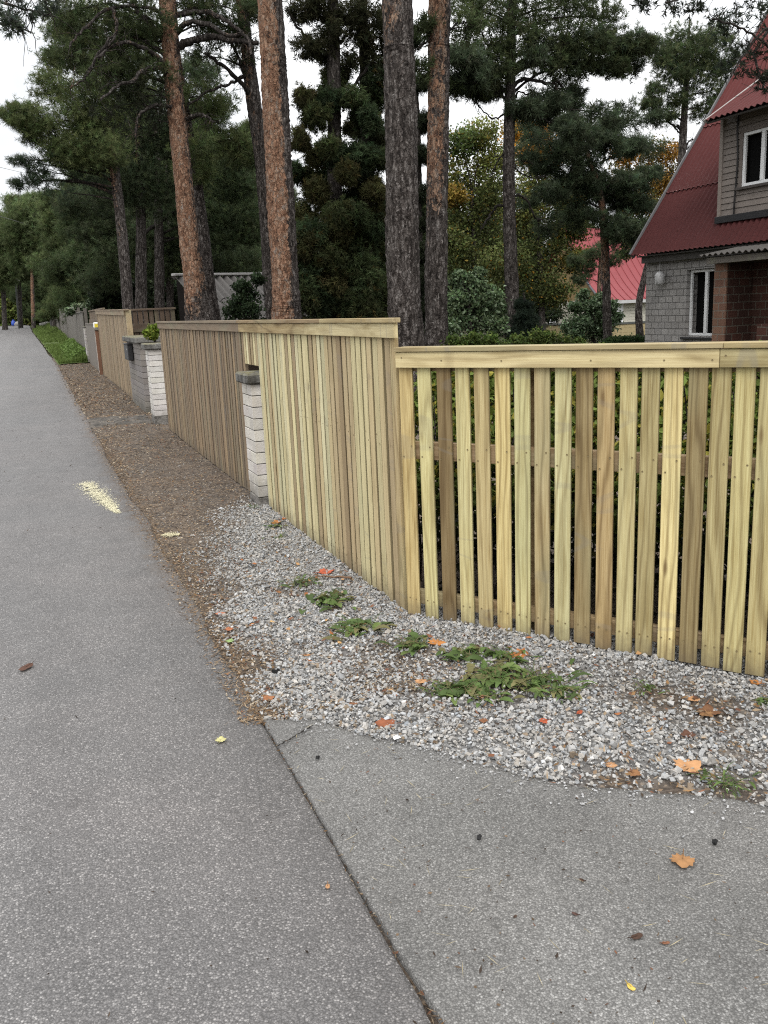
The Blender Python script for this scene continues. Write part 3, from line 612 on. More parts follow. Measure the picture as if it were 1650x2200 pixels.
# ---------------------------------------------------------------- brick pillars
def brick_shaft(mb,x0,x1,y0,y1,z0,z1,rows,col,mort=(.09,.085,.08),j=.007,nb=2,ch=.004):
    bx(mb,x0+.006,x1-.006,y0+.006,y1-.006,z0,z1,.001,mort)
    h=(z1-z0)/rows
    for r in range(rows):
        za=z0+r*h+j/2; zb=za+h-j
        sh=(.5 if r%2 else .38)
        cuts=[y0,y0+(y1-y0)*sh+jit(.004),y1] if nb==2 else [y0,y1]
        for a,b in zip(cuts[:-1],cuts[1:]):
            c=np.array(col)*random.uniform(.86,1.06)*np.array([1,random.uniform(.97,1.0),random.uniform(.94,1.0)]); o_=jit(.0025)
            bx(mb,x0+o_,x1+o_,a+(j*.4 if a>y0 else 0),b-(j*.4 if b<y1 else 0),za,zb,.0025,c)
def pillar(label,x0,x1,y0,y1,zb,zt,rows,col,cap,capover,caph,base_h,capmat='concrete',nb=2,mort=(.09,.085,.08)):
    zg=float(tz(1.6,y0)); t=thing('brick_pillar',label,'pillar',((x0+x1)/2,(y0+y1)/2,zg),None)
    mb=MB(); brick_shaft(mb,x0,x1,y0,y1,zg+base_h,zt,rows,col,nb=nb,mort=mort); mb.build('shaft',M['whitebrick'],t)
    if base_h: 
        mb=MB(); bx(mb,x0-.004,x1+.004,y0-.004,y1+.004,zg-.1,zg+base_h-.002,.008,(.3,.29,.27)); mb.build('base',M['plainconc'],t)
    mb=MB(); c=capover; bx(mb,x0-c,x1+c,y0-c,y1+c,zt+.002,zt+caph,.014,(1,1,1)); mb.build('cap',M[capmat],t)
    return t
random.seed(3)
P_=G(556,1090); print('pillar1',P_)
pillar('white brick pillar with lichened concrete cap set into the tall fence, between new and weathered boards',P_[0],1.9,7.075,7.405,0,1.022,10,(.63,.605,.565),None,.042,.088,.085)
Pa=G(333,912); Pb=G(320,895); print('pillar2',Pa,Pb)
pillar('white brick pillar at the far end of the weathered board fence beside the grey pillar',1.562,1.9,13.5,13.9,0,1.125,12,(.68,.665,.635),None,.055,.09,.12,nb=2)
t3=pillar('grey brick gate pillar with mossy cap and a black letterbox',1.612,1.95,15.1,17.15,0,1.185,12,(.25,.235,.225),None,.07,.095,.0,nb=2,mort=(.06,.055,.05))
mb=MB(); bx(mb,1.515,1.606,16.1,16.75,.87,1.145,.012,(.02,.02,.022)); bx(mb,1.505,1.608,16.08,16.77,1.146,1.16,.004,(.03,.03,.032))
lb=mb.build('letterbox',M['metal'],None,base=np.array([1.56,16.4,.87])); tag(lb,'small black metal letterbox fixed to the grey brick pillar','letterbox')
mb=MB(); a=np.arange(12)*PI/6; mb.add(np.array([1.5135,16.3,1.06])+np.stack([0*a,.016*np.cos(a),.016*np.sin(a)],-1),[np.arange(12)[None,:]],(.8,.8,.78)); mb.build('badge',M['metal'],lb)
# far gate group
pillar('narrow white brick pillar beside the grey gate at the grass verge, far up the road',1.594,1.85,30.55,31.15,0,1.36,11,(.52,.50,.48),None,.02,.05,.0,nb=1)
gt=thing('wooden_gate','plain dark grey boarded gate between the far white pillar and the tan plank fence','gate',(1.7,28.3,float(tz(1.6,28.3))))
mb=MB(); bx(mb,1.64,1.67,25.3,30.5,.18,1.46,.004,(.20,.175,.16),0,2); mb.build('gate_panel',GM,gt)
mb=MB(); bx(mb,1.625,1.685,25.3,30.5,1.463,1.50,.004,(.16,.14,.125),0,1); mb.build('top_rail',GM,gt)
mb=MB(); bx(mb,1.672,1.72,25.4,30.4,.45,.55,.004,(.15,.13,.12),0,1); bx(mb,1.672,1.72,25.4,30.4,1.15,1.25,.004,(.15,.13,.12),0,1); mb.build('brace',GM,gt)
zg=float(tz(1.6,25.9)); gp=thing('gate_post','rust-stained post with peeling white paint at the near side of the grey gate','post',(1.6,25.14,zg))
mb=MB(); bx(mb,1.575,1.66,25.08,25.2,zg-.05,1.32,.006,(.17,.085,.05)); mb.build('shaft',M['paint'],gp)
mb=MB(); bx(mb,1.565,1.5735,25.11,25.17,zg+.05,1.25,.003,(.55,.5,.45)); mb.build('paint_strip',M['paint'],gp)
mb=MB(); bx(mb,1.55,1.70,25.05,25.24,1.322,1.36,.006,(.22,.2,.17)); mb.build('cap',M['greywood'],gp)
mb=MB(); bx(mb,1.55,1.68,25.06,25.2,1.38,1.53,.02,(.80,.80,.78)); lp=mb.build('post_box',M['plastic'],None,base=np.array([1.6,25.1,1.362])); tag(lp,'small white box with a yellow front on top of the rusty gate post','box')
mb=MB(); bx(mb,1.575,1.66,25.052,25.0585,1.40,1.49,.002,(.75,.60,.05)); mb.build('yellow_face',M['plastic'],lp)
mb=MB(); bx(mb,1.56,1.66,25.08,25.19,1.361,1.379,.003,(.3,.3,.3)); mb.build('foot',M['plastic'],lp)
# brown slatted side fence across, behind
f4=thing('slatted_fence','dark brown board fence with slots along its top, running across behind the tan plank fence','fence',(2.6,23.5,.1))
mb=MB(); random.seed(9)
xx=1.75
while xx<3.45:
    mb2=MB(); bx(mb2,xx,xx+.105,23.5,23.525,-.1,1.77,.004,np.array((.13,.085,.055))*random.uniform(.8,1.15),0,2); mb2.build('slat',M['oldwood'],f4); xx+=.135
mb=MB(); bx(mb,1.72,3.5,23.465,23.497,1.775,1.82,.004,(.14,.095,.065)); mb.build('cap_rail',M['oldwood'],f4)
mb=MB(); bx(mb,1.72,3.5,23.47,23.497,1.24,1.45,.004,(.11,.075,.05)); mb.build('rail',M['oldwood'],f4)
mb=MB(); bx(mb,1.72,3.5,23.53,23.55,-.1,1.46,.004,(.05,.035,.025)); mb.build('backing',M['oldwood'],f4)
f6=thing('slatted_fence','brown slotted board fence rising behind the plain grey gate','fence',(1.85,28,.15))
yy_=25.2
while yy_<31.4:
    mb2=MB(); bx(mb2,1.85,1.875,yy_,yy_+.115,.1,1.86,.004,np.array((.16,.11,.07))*random.uniform(.8,1.15),0,2); mb2.build('slat',M['oldwood'],f6); yy_+=.16
ybar(f6,'cap_rail',1.82,1.90,25.2,31.4,1.865,1.90,(.17,.12,.08),M['oldwood']); ybar(f6,'rail',1.82,1.847,25.2,31.4,1.45,1.62,(.15,.105,.068),M['oldwood'])
# long grey fence up the road
f5=thing('board_fence','long dark grey board fence with stepped panels along the grass verge far up the road','fence',(1.66,32,float(tz(1.6,32))))
random.seed(4); y=31.6; kx=0
while y<84:
    ln=4.2; mb=MB(); zt=float(tz(1.6,y+ln/2))+1.50+.06*(y<36); yy_=y
    while yy_<y+ln-.06:
        w=.14; box(mb,(1.66+jit(.006),yy_+w/2,(zt+float(tz(1.6,yy_)))/2),EY,EX,EZ,w/2-.004,.012,(zt-float(tz(1.6,yy_)))/2,.003,np.array((.105,.10,.098))*random.uniform(.75,1.15),0,None,2); yy_+=w
    bx(mb,1.62,1.70,y,y+ln-.05,zt+.002,zt+.03,.003,(.13,.125,.12)); mb.build('panel',M['greywood'],f5)
    mb=MB(); bx(mb,1.69,1.79,y-.06,y+.05,float(tz(1.6,y))-.1,zt+.12,.005,(.09,.085,.08)); mb.build('post',M['greywood'],f5)
    y+=ln
# ---------------------------------------------------------------- grey brick house with the steep dark red roof
XH=13.6; YL=17.67
hs=thing('house','grey brick house with steep dark red corrugated roof, dormer and porch, on the right','house',(XH,YL,0))
TH=math.atan2(1.4497,1.)
def facebox(mb,x0,x1,y0,y1,z0,z1,col=(1,1,1)):   # wall block, bc = (along street, up) for the brick pattern
    P=np.array([(x0,y0,z0),(x1,y0,z0),(x1,y1,z0),(x0,y1,z0),(x0,y0,z1),(x1,y0,z1),(x1,y1,z1),(x0,y1,z1)],float)
    for q,ax in (((0,4,7,3),1),((1,2,6,5),1),((0,1,5,4),0),((3,7,6,2),0),((4,5,6,7),0),((0,3,2,1),0)):
        v=P[list(q)]; b=np.stack([v[:,ax]+(50 if ax==0 else 50.),v[:,2]+50.05,0*v[:,0]],-1); mb.add(v,[np.array([[0,1,2,3]])],col,b)
WY0,WY1,WZ0,WZ1=14.90,16.26,.68,2.11
mb=MB(); X1=XH+.3
facebox(mb,XH,X1,WY1,YL,-.4,2.62); facebox(mb,XH,X1,WY0,WY1,-.4,WZ0); facebox(mb,XH,X1,WY0,WY1,WZ1,2.62); facebox(mb,XH,X1,6.,WY0,-.4,2.62)
# gable walls
XR=18.3; zr=2.525+1.4497*(XR-13.25)
for yg in (YL-.001,6.):
    P=np.array([(XH+.3,yg,-.4),(23.,yg,-.4),(23.,yg,2.6),(XR,yg,zr-.2),(XH+.3,yg,2.7)]); mb.add(P,[np.arange(5)[None,:]],(1,1,1),np.stack([P[:,0],P[:,2],0*P[:,0]],-1))
facebox(mb,22.7,23.,6.,YL-.01,-.4,2.6)
mb.build('wall',M['facade'],hs)
# corrugated roof sheets
def corrugated(mb,O,U,V,nu,lu,lv,rows,per=.155,amp=.019,over=.02,colf=None,seamcol=True):
    """U along the waves' width, V up the slope; rows lap like real sheets"""
    Nn=np.cross(U,V); Nn/=np.linalg.norm(Nn)
    if Nn[2]<0: Nn=-Nn
    u=np.linspace(0,lu,int(lu/per*10)+1); wv=amp*np.cos(u/per*2*PI)
    for r in range(rows):
        a=lv*r/rows-(.10 if r else 0); b=lv*(r+1)/rows
        v=np.array([a,a+.012,a+.05,(a+b)/2,b]); lift=np.linspace(over*1.3,0.,5)
        c=np.ones((len(v),len(u),3)); 
        if r and seamcol: c[0,:,0]=.0; c[1,:,0]=.25; c[2,:,0]=.85
        P=O[None,None,:]+u[None,:,None]*U+v[:,None,None]*V+(wv[None,:,None]+lift[:,None,None])*Nn
        grid(mb,P[:,:,0],P[:,:,1],P[:,:,2],c.reshape(-1,3))
        P2=np.stack([P[0],P[0]-Nn*.012],0); cc=np.ones((2,len(u),3)); cc[:,:,1]=.35; grid(mb,P2[:,:,0],P2[:,:,1],P2[:,:,2],cc.reshape(-1,3))
Vr=np.array([math.cos(TH),0,math.sin(TH)]); O=np.array([13.25,17.775,2.515]); LV=(XR-13.25)/math.cos(TH)
mb=MB(); corrugated(mb,O,-EY,Vr,0,11.2,LV,5)
mb.build('roof',M['roofred'],hs)
mb=MB(); O2=np.array([23.35,17.775,2.515]); corrugated(mb,O2,-EY,np.array([-Vr[0],0,Vr[2]]),0,11.2,LV,5); mb.build('roof',M['roofred'],hs)
mb=MB(); L=LV/2; box(mb,O+Vr*L+EY*.02+np.array([-math.sin(TH),0,math.cos(TH)])*-.01,Vr,EY,np.array([-math.sin(TH),0,math.cos(TH)]),L,.022,.085,.004,(.155,.155,.16),0,None,0); mb.build('barge_board',M['paint'],hs)
mb=MB(); bx(mb,13.34,13.58,6.2,17.7,2.47,2.50,.003,(.10,.095,.09)); bx(mb,13.44,13.585,6.2,17.66,2.33,2.467,.003,(.08,.075,.07)); mb.build('soffit',M['paint'],hs)
# window helper: frame, mullion, panes, curtains
def window(root,X,y0,y1,z0,z1,splits,f=.055,dx=.05,frcol=(.74,.75,.75),curt=True,depthx=.05):
    w=None; mb=MB()
    bx(mb,X,X+depthx,y0,y1,z0,z0+f,.004,frcol); bx(mb,X,X+depthx,y0,y1,z1-f,z1,.004,frcol)
    bx(mb,X+.001,X+depthx+.001,y0,y0+f,z0+f,z1-f,.004,frcol); bx(mb,X+.001,X+depthx+.001,y1-f,y1,z0+f,z1-f,.004,frcol)
    for s in splits: bx(mb,X-.004,X+depthx-.002,s-f*.75,s+f*.75,z0+f,z1-f,.004,frcol)
    w=mb.build('window',M['plastic'],root)
    ed=[y0+f]+[q for s in splits for q in (s-f*.75,s+f*.75)]+[y1-f]
    for a,b in zip(ed[::2],ed[1::2]):
        mb=MB(); poly(mb,[(X+depthx*.6,a,z0+f),(X+depthx*.6,b,z0+f),(X+depthx*.6,b,z1-f),(X+depthx*.6,a,z1-f)][::-1]); g=mb.build('pane',M['glass'],w)
    return w
wl=window(hs,XH+.09,WY0+.01,WY1-.01,WZ0+.01,WZ1-.01,[15.74])
def curtain(root,X,y0,y1,z0,z1,col,name='curtain'):
    u=np.linspace(y0,y1,60); z=np.array([z0,z1]); Yc,Zc=np.meshgrid(u,z); Xc=X+.02*np.sin(Yc*60)+.012*np.sin(Yc*23)
    mb=MB(); grid(mb,Xc,Yc,Zc,col); mb.build(name,M['chip'],root)
curtain(wl,XH+.22,15.86,16.25,.7,2.1,(.30,.32,.30)); curtain(wl,XH+.22,15.0,15.58,.7,2.1,(.26,.28,.27)); 
mb=MB(); bx(mb,XH-.06,XH+.13,14.85,16.36,.615,.66,.004,(.03,.03,.032)); mb.build('window_sill',M['metal'],hs)
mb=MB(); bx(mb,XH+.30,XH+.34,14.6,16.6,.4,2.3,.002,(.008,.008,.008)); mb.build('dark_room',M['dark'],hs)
# wall lamp hanging near the corner
c=np.array([13.45,17.0,1.98]); wl_=thing('wall_lamp','white globe lantern hanging from a cord below the eaves of the grey brick house','lamp',(13.45,17.0,1.8))
mb=MB(); prof=[(0,-.17),(.05,-.165),(.10,-.12),(.105,.06),(.085,.11),(.03,.14),(0,.145)]
a=np.arange(16)*PI/8; R=np.array([p[0] for p in prof]); Zp=np.array([p[1] for p in prof])
grid(mb,c[0]+R[:,None]*np.cos(np.append(a,a[0]))[None,:],c[1]+R[:,None]*np.sin(np.append(a,a[0]))[None,:],c[2]+Zp[:,None]+0*np.append(a,0)[None,:],(.42,.42,.42)); mb.build('globe',M['plastic'],wl_)
mb=MB(); tube(mb,[c+EZ*.14,c+EZ*.36,c+EZ*.49],.006,6,(.35,.35,.35)); mb.build('cord',M['plastic'],wl_)
mb=MB(); 
for q in range(6): tube(mb,[c+np.array([.108*math.cos(q*PI/3),.108*math.sin(q*PI/3),z]) for z in(-.13,.0,.07)],.005,5,(.5,.5,.5))
mb.build('cage',M['metal'],wl_)
# dormer
XD=13.56; DY=15.33
mb=MB()
za,zb_=3.02,5.02; pitch=.118; z=za+.11; wx0,wx1=13.24,14.69
while z<zb_-.005:
    z1=min(z+pitch-.006,zb_)
    segs=[(7.,DY-.09)]
    if z1>3.60 and z<4.66: segs=[(wx1+.07,DY-.09),(7.,wx0-.07)]
    for (a,b) in segs: box(mb,(XD+.012,(a+b)/2,(z+z1)/2),EY,EX*.985+EZ*.0,EZ+EX*.13,(b-a)/2,.010,(z1-z)/2,.002,np.array((.215,.185,.165))*random.uniform(.9,1.06),0,None,0)
    z+=pitch
mb.build('siding',M['paint'],hs)
mb=MB(); bx(mb,XD+.024,XD+.2,wx1+.002,DY-.02,za,zb_,.002,(.05,.045,.04)); bx(mb,XD+.024,XD+.2,7.,wx0-.002,za,zb_,.002,(.05,.045,.04)); bx(mb,XD+.025,XD+.2,wx0,wx1,za,3.58,.002,(.05,.045,.04)); bx(mb,XD+.025,XD+.2,wx0,wx1,4.71,zb_,.002,(.05,.045,.04)); P=np.array([(XD+.02,DY-.005,za+.0),(16.2,DY-.005,6.78),(XD+.02,DY-.005,zb_)]); poly(mb,P,(.2,.17,.15)); mb.build('dormer_wall',M['paint'],hs)
mb=MB(); bx(mb,XD-.03,XD+.05,DY-.088,DY,za+.1,zb_,.003,(.25,.215,.19)); mb.build('corner_board',M['paint'],hs)
mb=MB(); bx(mb,XD-.05,XD+.04,7.,DY+.04,za-.03,za+.105,.004,(.02,.02,.022)); mb.build('flashing',M['metal'],hs)
mb=MB(); tube(mb,smoothline([(XD-.03,14.83,5.0),(XD-.035,14.84,4.75),(XD-.03,14.80,4.1),(XD-.035,14.83,3.4),(XD-.03,14.84,3.12)],20),.018,6,(.012,.010,.010)); mb.build('cable',M['metal'],hs)
dw=window(hs,XD-.0,wx0,wx1,3.63,4.64,[14.17,13.7],.06)
mb=MB()
for (a,b,c_,d) in ((wx0-.068,wx1+.068,4.642,4.70),(wx0-.068,wx0-.003,3.63,4.64),(wx1+.003,wx1+.068,3.63,4.64)): bx(mb,XD-.025,XD+.02,a,b,c_,d,.003,(.16,.135,.12))
mb.build('window_trim',M['paint'],hs)
mb=MB(); bx(mb,XD-.07,XD+.03,wx0-.1,wx1+.1,3.575,3.627,.003,(.07,.06,.055)); mb.build('window_sill',M['metal'],hs)
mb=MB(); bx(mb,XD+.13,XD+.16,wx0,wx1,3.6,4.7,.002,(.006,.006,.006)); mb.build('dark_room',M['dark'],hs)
curtain(dw,XD+.085,14.45,14.66,3.68,4.6,(.25,.26,.25))
td=math.atan(.61); Vd=np.array([math.cos(td),0,math.sin(td)]); Od=np.array([13.1,15.26,4.95]); LD=(16.2-13.1)/math.cos(td)
mb=MB(); corrugated(mb,Od,-EY,Vd,0,8.2,LD,2,seamcol=False); mb.build('dormer_roof',M['roofred'],hs)
mb=MB(); nd=np.array([-math.sin(td),0,math.cos(td)]); box(mb,Od+Vd*LD*.45+EY*.03-nd*.0,Vd,EY,nd,LD*.45,.028,.035,.003,(.34,.31,.29),0,None,0); mb.build('verge_strip',M['paint'],hs)
mb=MB(); box(mb,Od+Vd*.24-EY*4.05-nd*.05,Vd,EY,nd,.235,4.06,.016,.003,(.06,.055,.05)); mb.build('dormer_soffit',M['paint'],hs)
# porch
XP=12.6
mb=MB(); facebox(mb,XP+.004,13.55,13.93,14.225,-.4,2.28); mb.build('porch_wall',M['shadebrick'],hs)
mb=MB(); facebox(mb,XP-.03,XP+.003,13.90,14.24,-.4,2.27); mb.build('brick_pier',M['litbrick'],hs)
mb=MB(); facebox(mb,12.45,13.55,9.5,9.7,-.4,2.25); facebox(mb,12.42,12.55,9.7,12.9,-.4,1.0); mb.build('added_porch_front',M['shadebrick'],hs)  # walls added to keep daylight off the inner porch brick
mb=MB(); facebox(mb,13.25,13.597,9.5,13.925,-.4,2.26,(1,1,1)); mb.build('porch_back',M['shadebrick'],hs)
tc=.16; Vc=np.array([math.cos(tc),0,math.sin(tc)]); Oc=np.array([12.28,14.36,2.285])
mb=MB(); corrugated(mb,Oc,-EY,Vc,0,5.,1.36,1,.155,.022); mb.build('canopy',M['roofgrey'],hs)
mb=MB(); bx(mb,12.40,12.47,9.5,14.28,2.14,2.262,.004,(.19,.175,.16)); bx(mb,12.48,13.5,9.5,9.6,-.3,2.2,.004,(.2,.18,.16)); mb.build('canopy_beam',M['oldwood'],hs)
mb=MB(); bx(mb,12.40,13.56,9.5,14.28,2.264,2.276,.002,(.03,.028,.026)); mb.build('canopy_deck',M['dark'],hs)
# ---------------------------------------------------------------- house with bright red sheet roof, beyond
XB,YB=35.0,50.0; rh=thing('house','cream and ochre house with bright red sheet metal roof, seen between trees beyond the garden','house',(XB,YB,-1.))
def siding(mb,p0,p1,z0,z1,col,pitch=.2):
    p0=np.array([*p0,0.]);p1=np.array([*p1,0.]); d=p1-p0; L=np.linalg.norm(d); d/=L; n=np.array([d[1],-d[0],0]); z=z0
    while z<z1-.01:
        h=min(pitch,z1-z); box(mb,(p0+p1)/2+EZ*(z+h/2),d,n,EZ+n*.1,L/2,.02,h/2-.006,.004,np.array(col)*random.uniform(.93,1.04),0,None,0); z+=pitch
mb=MB(); siding(mb,(XB,58.),(XB,YB),-.1,1.5,(.52,.49,.42)); siding(mb,(XB,YB),(XB+11,YB),-.1,1.5,(.62,.60,.52)); mb.build('siding',M['paint'],rh)
mb=MB(); siding(mb,(XB+.03,58.),(XB+.03,YB),-1.6,-.12,(.36,.29,.16),.3); siding(mb,(XB,YB+.03),(XB+11,YB+.03),-1.6,-.12,(.42,.34,.19),.3); mb.build('base_wall',M['paint'],rh)
P=np.array([(XB+.01,YB,1.5),(XB+.01,58.2,1.5),(XB+.01,54.2,6.0)]); mb=MB(); poly(mb,P[::-1],(.27,.19,.09)); mb.build('gable',M['paint'],rh)
mb=MB(); bx(mb,XB-.08,XB+.08,YB-.08,YB+.08,-1.6,1.5,.01,(.09,.095,.09)); bx(mb,XB-.06,XB+.0,YB+.09,58,-.16,-.02,.01,(.09,.095,.09)); bx(mb,XB+.1,XB+11,YB-.06,YB-.0,-.16,-.02,.01,(.09,.095,.09)); mb.build('trim',M['paint'],rh)
pr=[(49.35,1.42),(50.2,1.95),(51.2,2.75),(52.4,4.0),(53.6,5.45),(54.3,6.35)]
prs=smoothline(np.array([(0,a,b) for a,b in pr]),18)
mb=MB(); xs=np.array([XB-.35,XB+12]); X,Yq=np.meshgrid(xs,prs[:,1]); Z=np.repeat(prs[:,2][:,None],2,1); grid(mb,X,Yq,Z)
mb2=MB(); Yq2=108.6-Yq; grid(mb2,X,Yq2,Z); 
for xr in np.arange(XB-.30,XB+12,.55): tube(mb,np.array([(xr,p[1],p[2]+.02) for p in prs]),.028,5); tube(mb2,np.array([(xr,108.6-p[1],p[2]+.02) for p in prs]),.028,5)
mb.build('roof',M['roofbright'],rh); mb2.build('roof',M['roofbright'],rh)
mb=MB(); tube(mb,np.array([(XB-.36,p[1],p[2]-.06) for p in prs]),.075,6,(.10,.10,.11)); bx(mb,XB-.3,XB+12,49.33,49.42,1.2,1.40,.01,(.5,.5,.5)); mb.build('verge',M['paint'],rh)
def fwin(p,axis,w,h):
    mb=MB(); x,y,z=p
    if axis=='y':
        bx(mb,x-w/2,x+w/2,y-.07,y-.02,z-h/2,z+h/2,.01,(.75,.76,.78)); o=mb.build('window',M['plastic'],rh); mb=MB(); poly(mb,[(x-w/2+.1,y-.075,z-h/2+.1),(x+w/2-.1,y-.075,z-h/2+.1),(x+w/2-.1,y-.075,z+h/2-.1),(x-w/2+.1,y-.075,z+h/2-.1)])
    else:
        bx(mb,x-.07,x-.02,y-w/2,y+w/2,z-h/2,z+h/2,.01,(.75,.76,.78)); o=mb.build('window',M['plastic'],rh); mb=MB(); poly(mb,[(x-.075,y-w/2+.1,z-h/2+.1),(x-.075,y-w/2+.1,z+h/2-.1),(x-.075,y+w/2-.1,z+h/2-.1),(x-.075,y+w/2-.1,z-h/2+.1)])
    mb.build('pane',M['glass'],o)
fwin((XB+1.15,YB,.65),'y',1.0,1.35); fwin((XB,56.,.6),'x',1.,1.2)
# ---------------------------------------------------------------- shed with a grey corrugated roof
sl=W(372,594,22.5); sr=sl+np.array([.94,.34,0])*3.4; dirv=sr-sl; dirv[2]=0; Ls=np.linalg.norm(dirv); dirv/=np.linalg.norm(dirv)
nv=np.array([dirv[1],-dirv[0],0]); tsh=.62
sh=thing('shed','low shed with a worn grey corrugated roof behind the tall fence','shed',(sl[0],sl[1],0))
Vs=-nv*math.cos(tsh)+EZ*math.sin(tsh); zr=(sl[2]+sr[2])/2; ridge=np.array([sl[0],sl[1],zr]); LS=1.9
mb=MB(); corrugated(mb,ridge-Vs*LS,dirv,Vs,0,Ls,LS,2,.21,.045,seamcol=False); mb.build('roof',M['shedroof'],sh)
Vs2=nv*math.cos(tsh)+EZ*math.sin(tsh); mb=MB(); corrugated(mb,ridge-Vs2*.12,dirv,Vs2,0,Ls,.12,1,.21,.045,seamcol=False); mb.build('roof',M['shedroof'],sh)
mb=MB(); box(mb,ridge+dirv*Ls/2+EZ*.04,dirv,nv,EZ,Ls/2,.10,.03,.01,(.36,.35,.34)); mb.build('ridge_cap',M['paint'],sh)
cw=LS*math.cos(tsh)-.2; zw=zr-LS*math.sin(tsh)-.02; mb=MB()
for s,cwx in((1,cw),): box(mb,ridge*np.array([1,1,0])+dirv*Ls/2+nv*s*cw+EZ*(zw/2-.2),dirv,nv,EZ,Ls/2-.1,.04,zw/2+.2,.005,(.06,.045,.035))
for e_ in(.1,Ls-.1):
    b0=ridge*np.array([1,1,0])+dirv*e_; poly(mb,[b0+nv*cw-EZ*.4,b0-nv*.05-EZ*.4,b0-nv*.05+EZ*(zr-.1),b0+EZ*(zr-.08),b0+nv*cw+EZ*zw],(.012,.010,.009))  # gable ends coloured near black to stand for their deep shadow
mb.build('wall',M['dark'],sh)
# ---------------------------------------------------------------- trees
def unit(v): return v/(np.linalg.norm(v,axis=-1,keepdims=True)+1e-9)
def needles(mb,P,D,K,L,wd,cols,shoot):
    """K needles per shoot, standing off a short twig of length 'shoot' along D"""
    n=len(P); s=rng.random((n,K)); R=unit(rng.normal(size=(n,K,3))); R=unit(R-D[:,None]*np.sum(R*D[:,None],-1,keepdims=True))
    nd=unit(D[:,None]*rng.uniform(.35,1.1,(n,K,1))+R); B=P[:,None]+D[:,None]*(s[:,:,None]*shoot)
    side=unit(np.cross(nd,rng.normal(size=(n,K,3))))*wd*.5; ln=L*rng.uniform(.7,1.15,(n,K,1))
    V=np.stack([B-side,B+side,B+nd*ln],2)
    c=np.repeat(cols[:,None]*rng.uniform(.8,1.2,(n,K,1)),3,1).reshape(-1,3) if 0 else np.repeat((cols[:,None]*rng.uniform(.75,1.25,(n,K,1))).reshape(-1,3),3,0)
    mb.add(V.reshape(-1,3),np.arange(n*K*3).reshape(-1,3),c)
def leaves(mb,P,size,cols,up=.5,fold=.25):
    n=len(P); nrm=unit(rng.normal(size=(n,3))+np.array([0,0,up])); a=unit(np.cross(nrm,rng.normal(size=(n,3)))); b=np.cross(nrm,a)
    s=size*rng.uniform(.65,1.25,n)[:,None]; 
    V=np.stack([P-a*s*.55,P-b*s*.34-a*s*.08+nrm*s*fold*.5,P+a*s*.55,P+b*s*.34-a*s*.08+nrm*s*fold*.5],1)
    mb.add(V.reshape(-1,3),np.concatenate([np.arange(4*n).reshape(-1,4)[:,[0,1,2]],np.arange(4*n).reshape(-1,4)[:,[0,2,3]]]),np.repeat(cols*rng.uniform(.7,1.3,n)[:,None],4,0))
def curve(a,b,sag,n=9,wob=.05):
    t=np.linspace(0,1,n)[:,None]; L=np.linalg.norm(b-a); p=a+(b-a)*t+EZ*(sag*L*(t*(1-t))*4)
    w=np.cumsum(rng.normal(0,wob*L/n,(n,3)),0); w-=t*w[-1]; return p+w
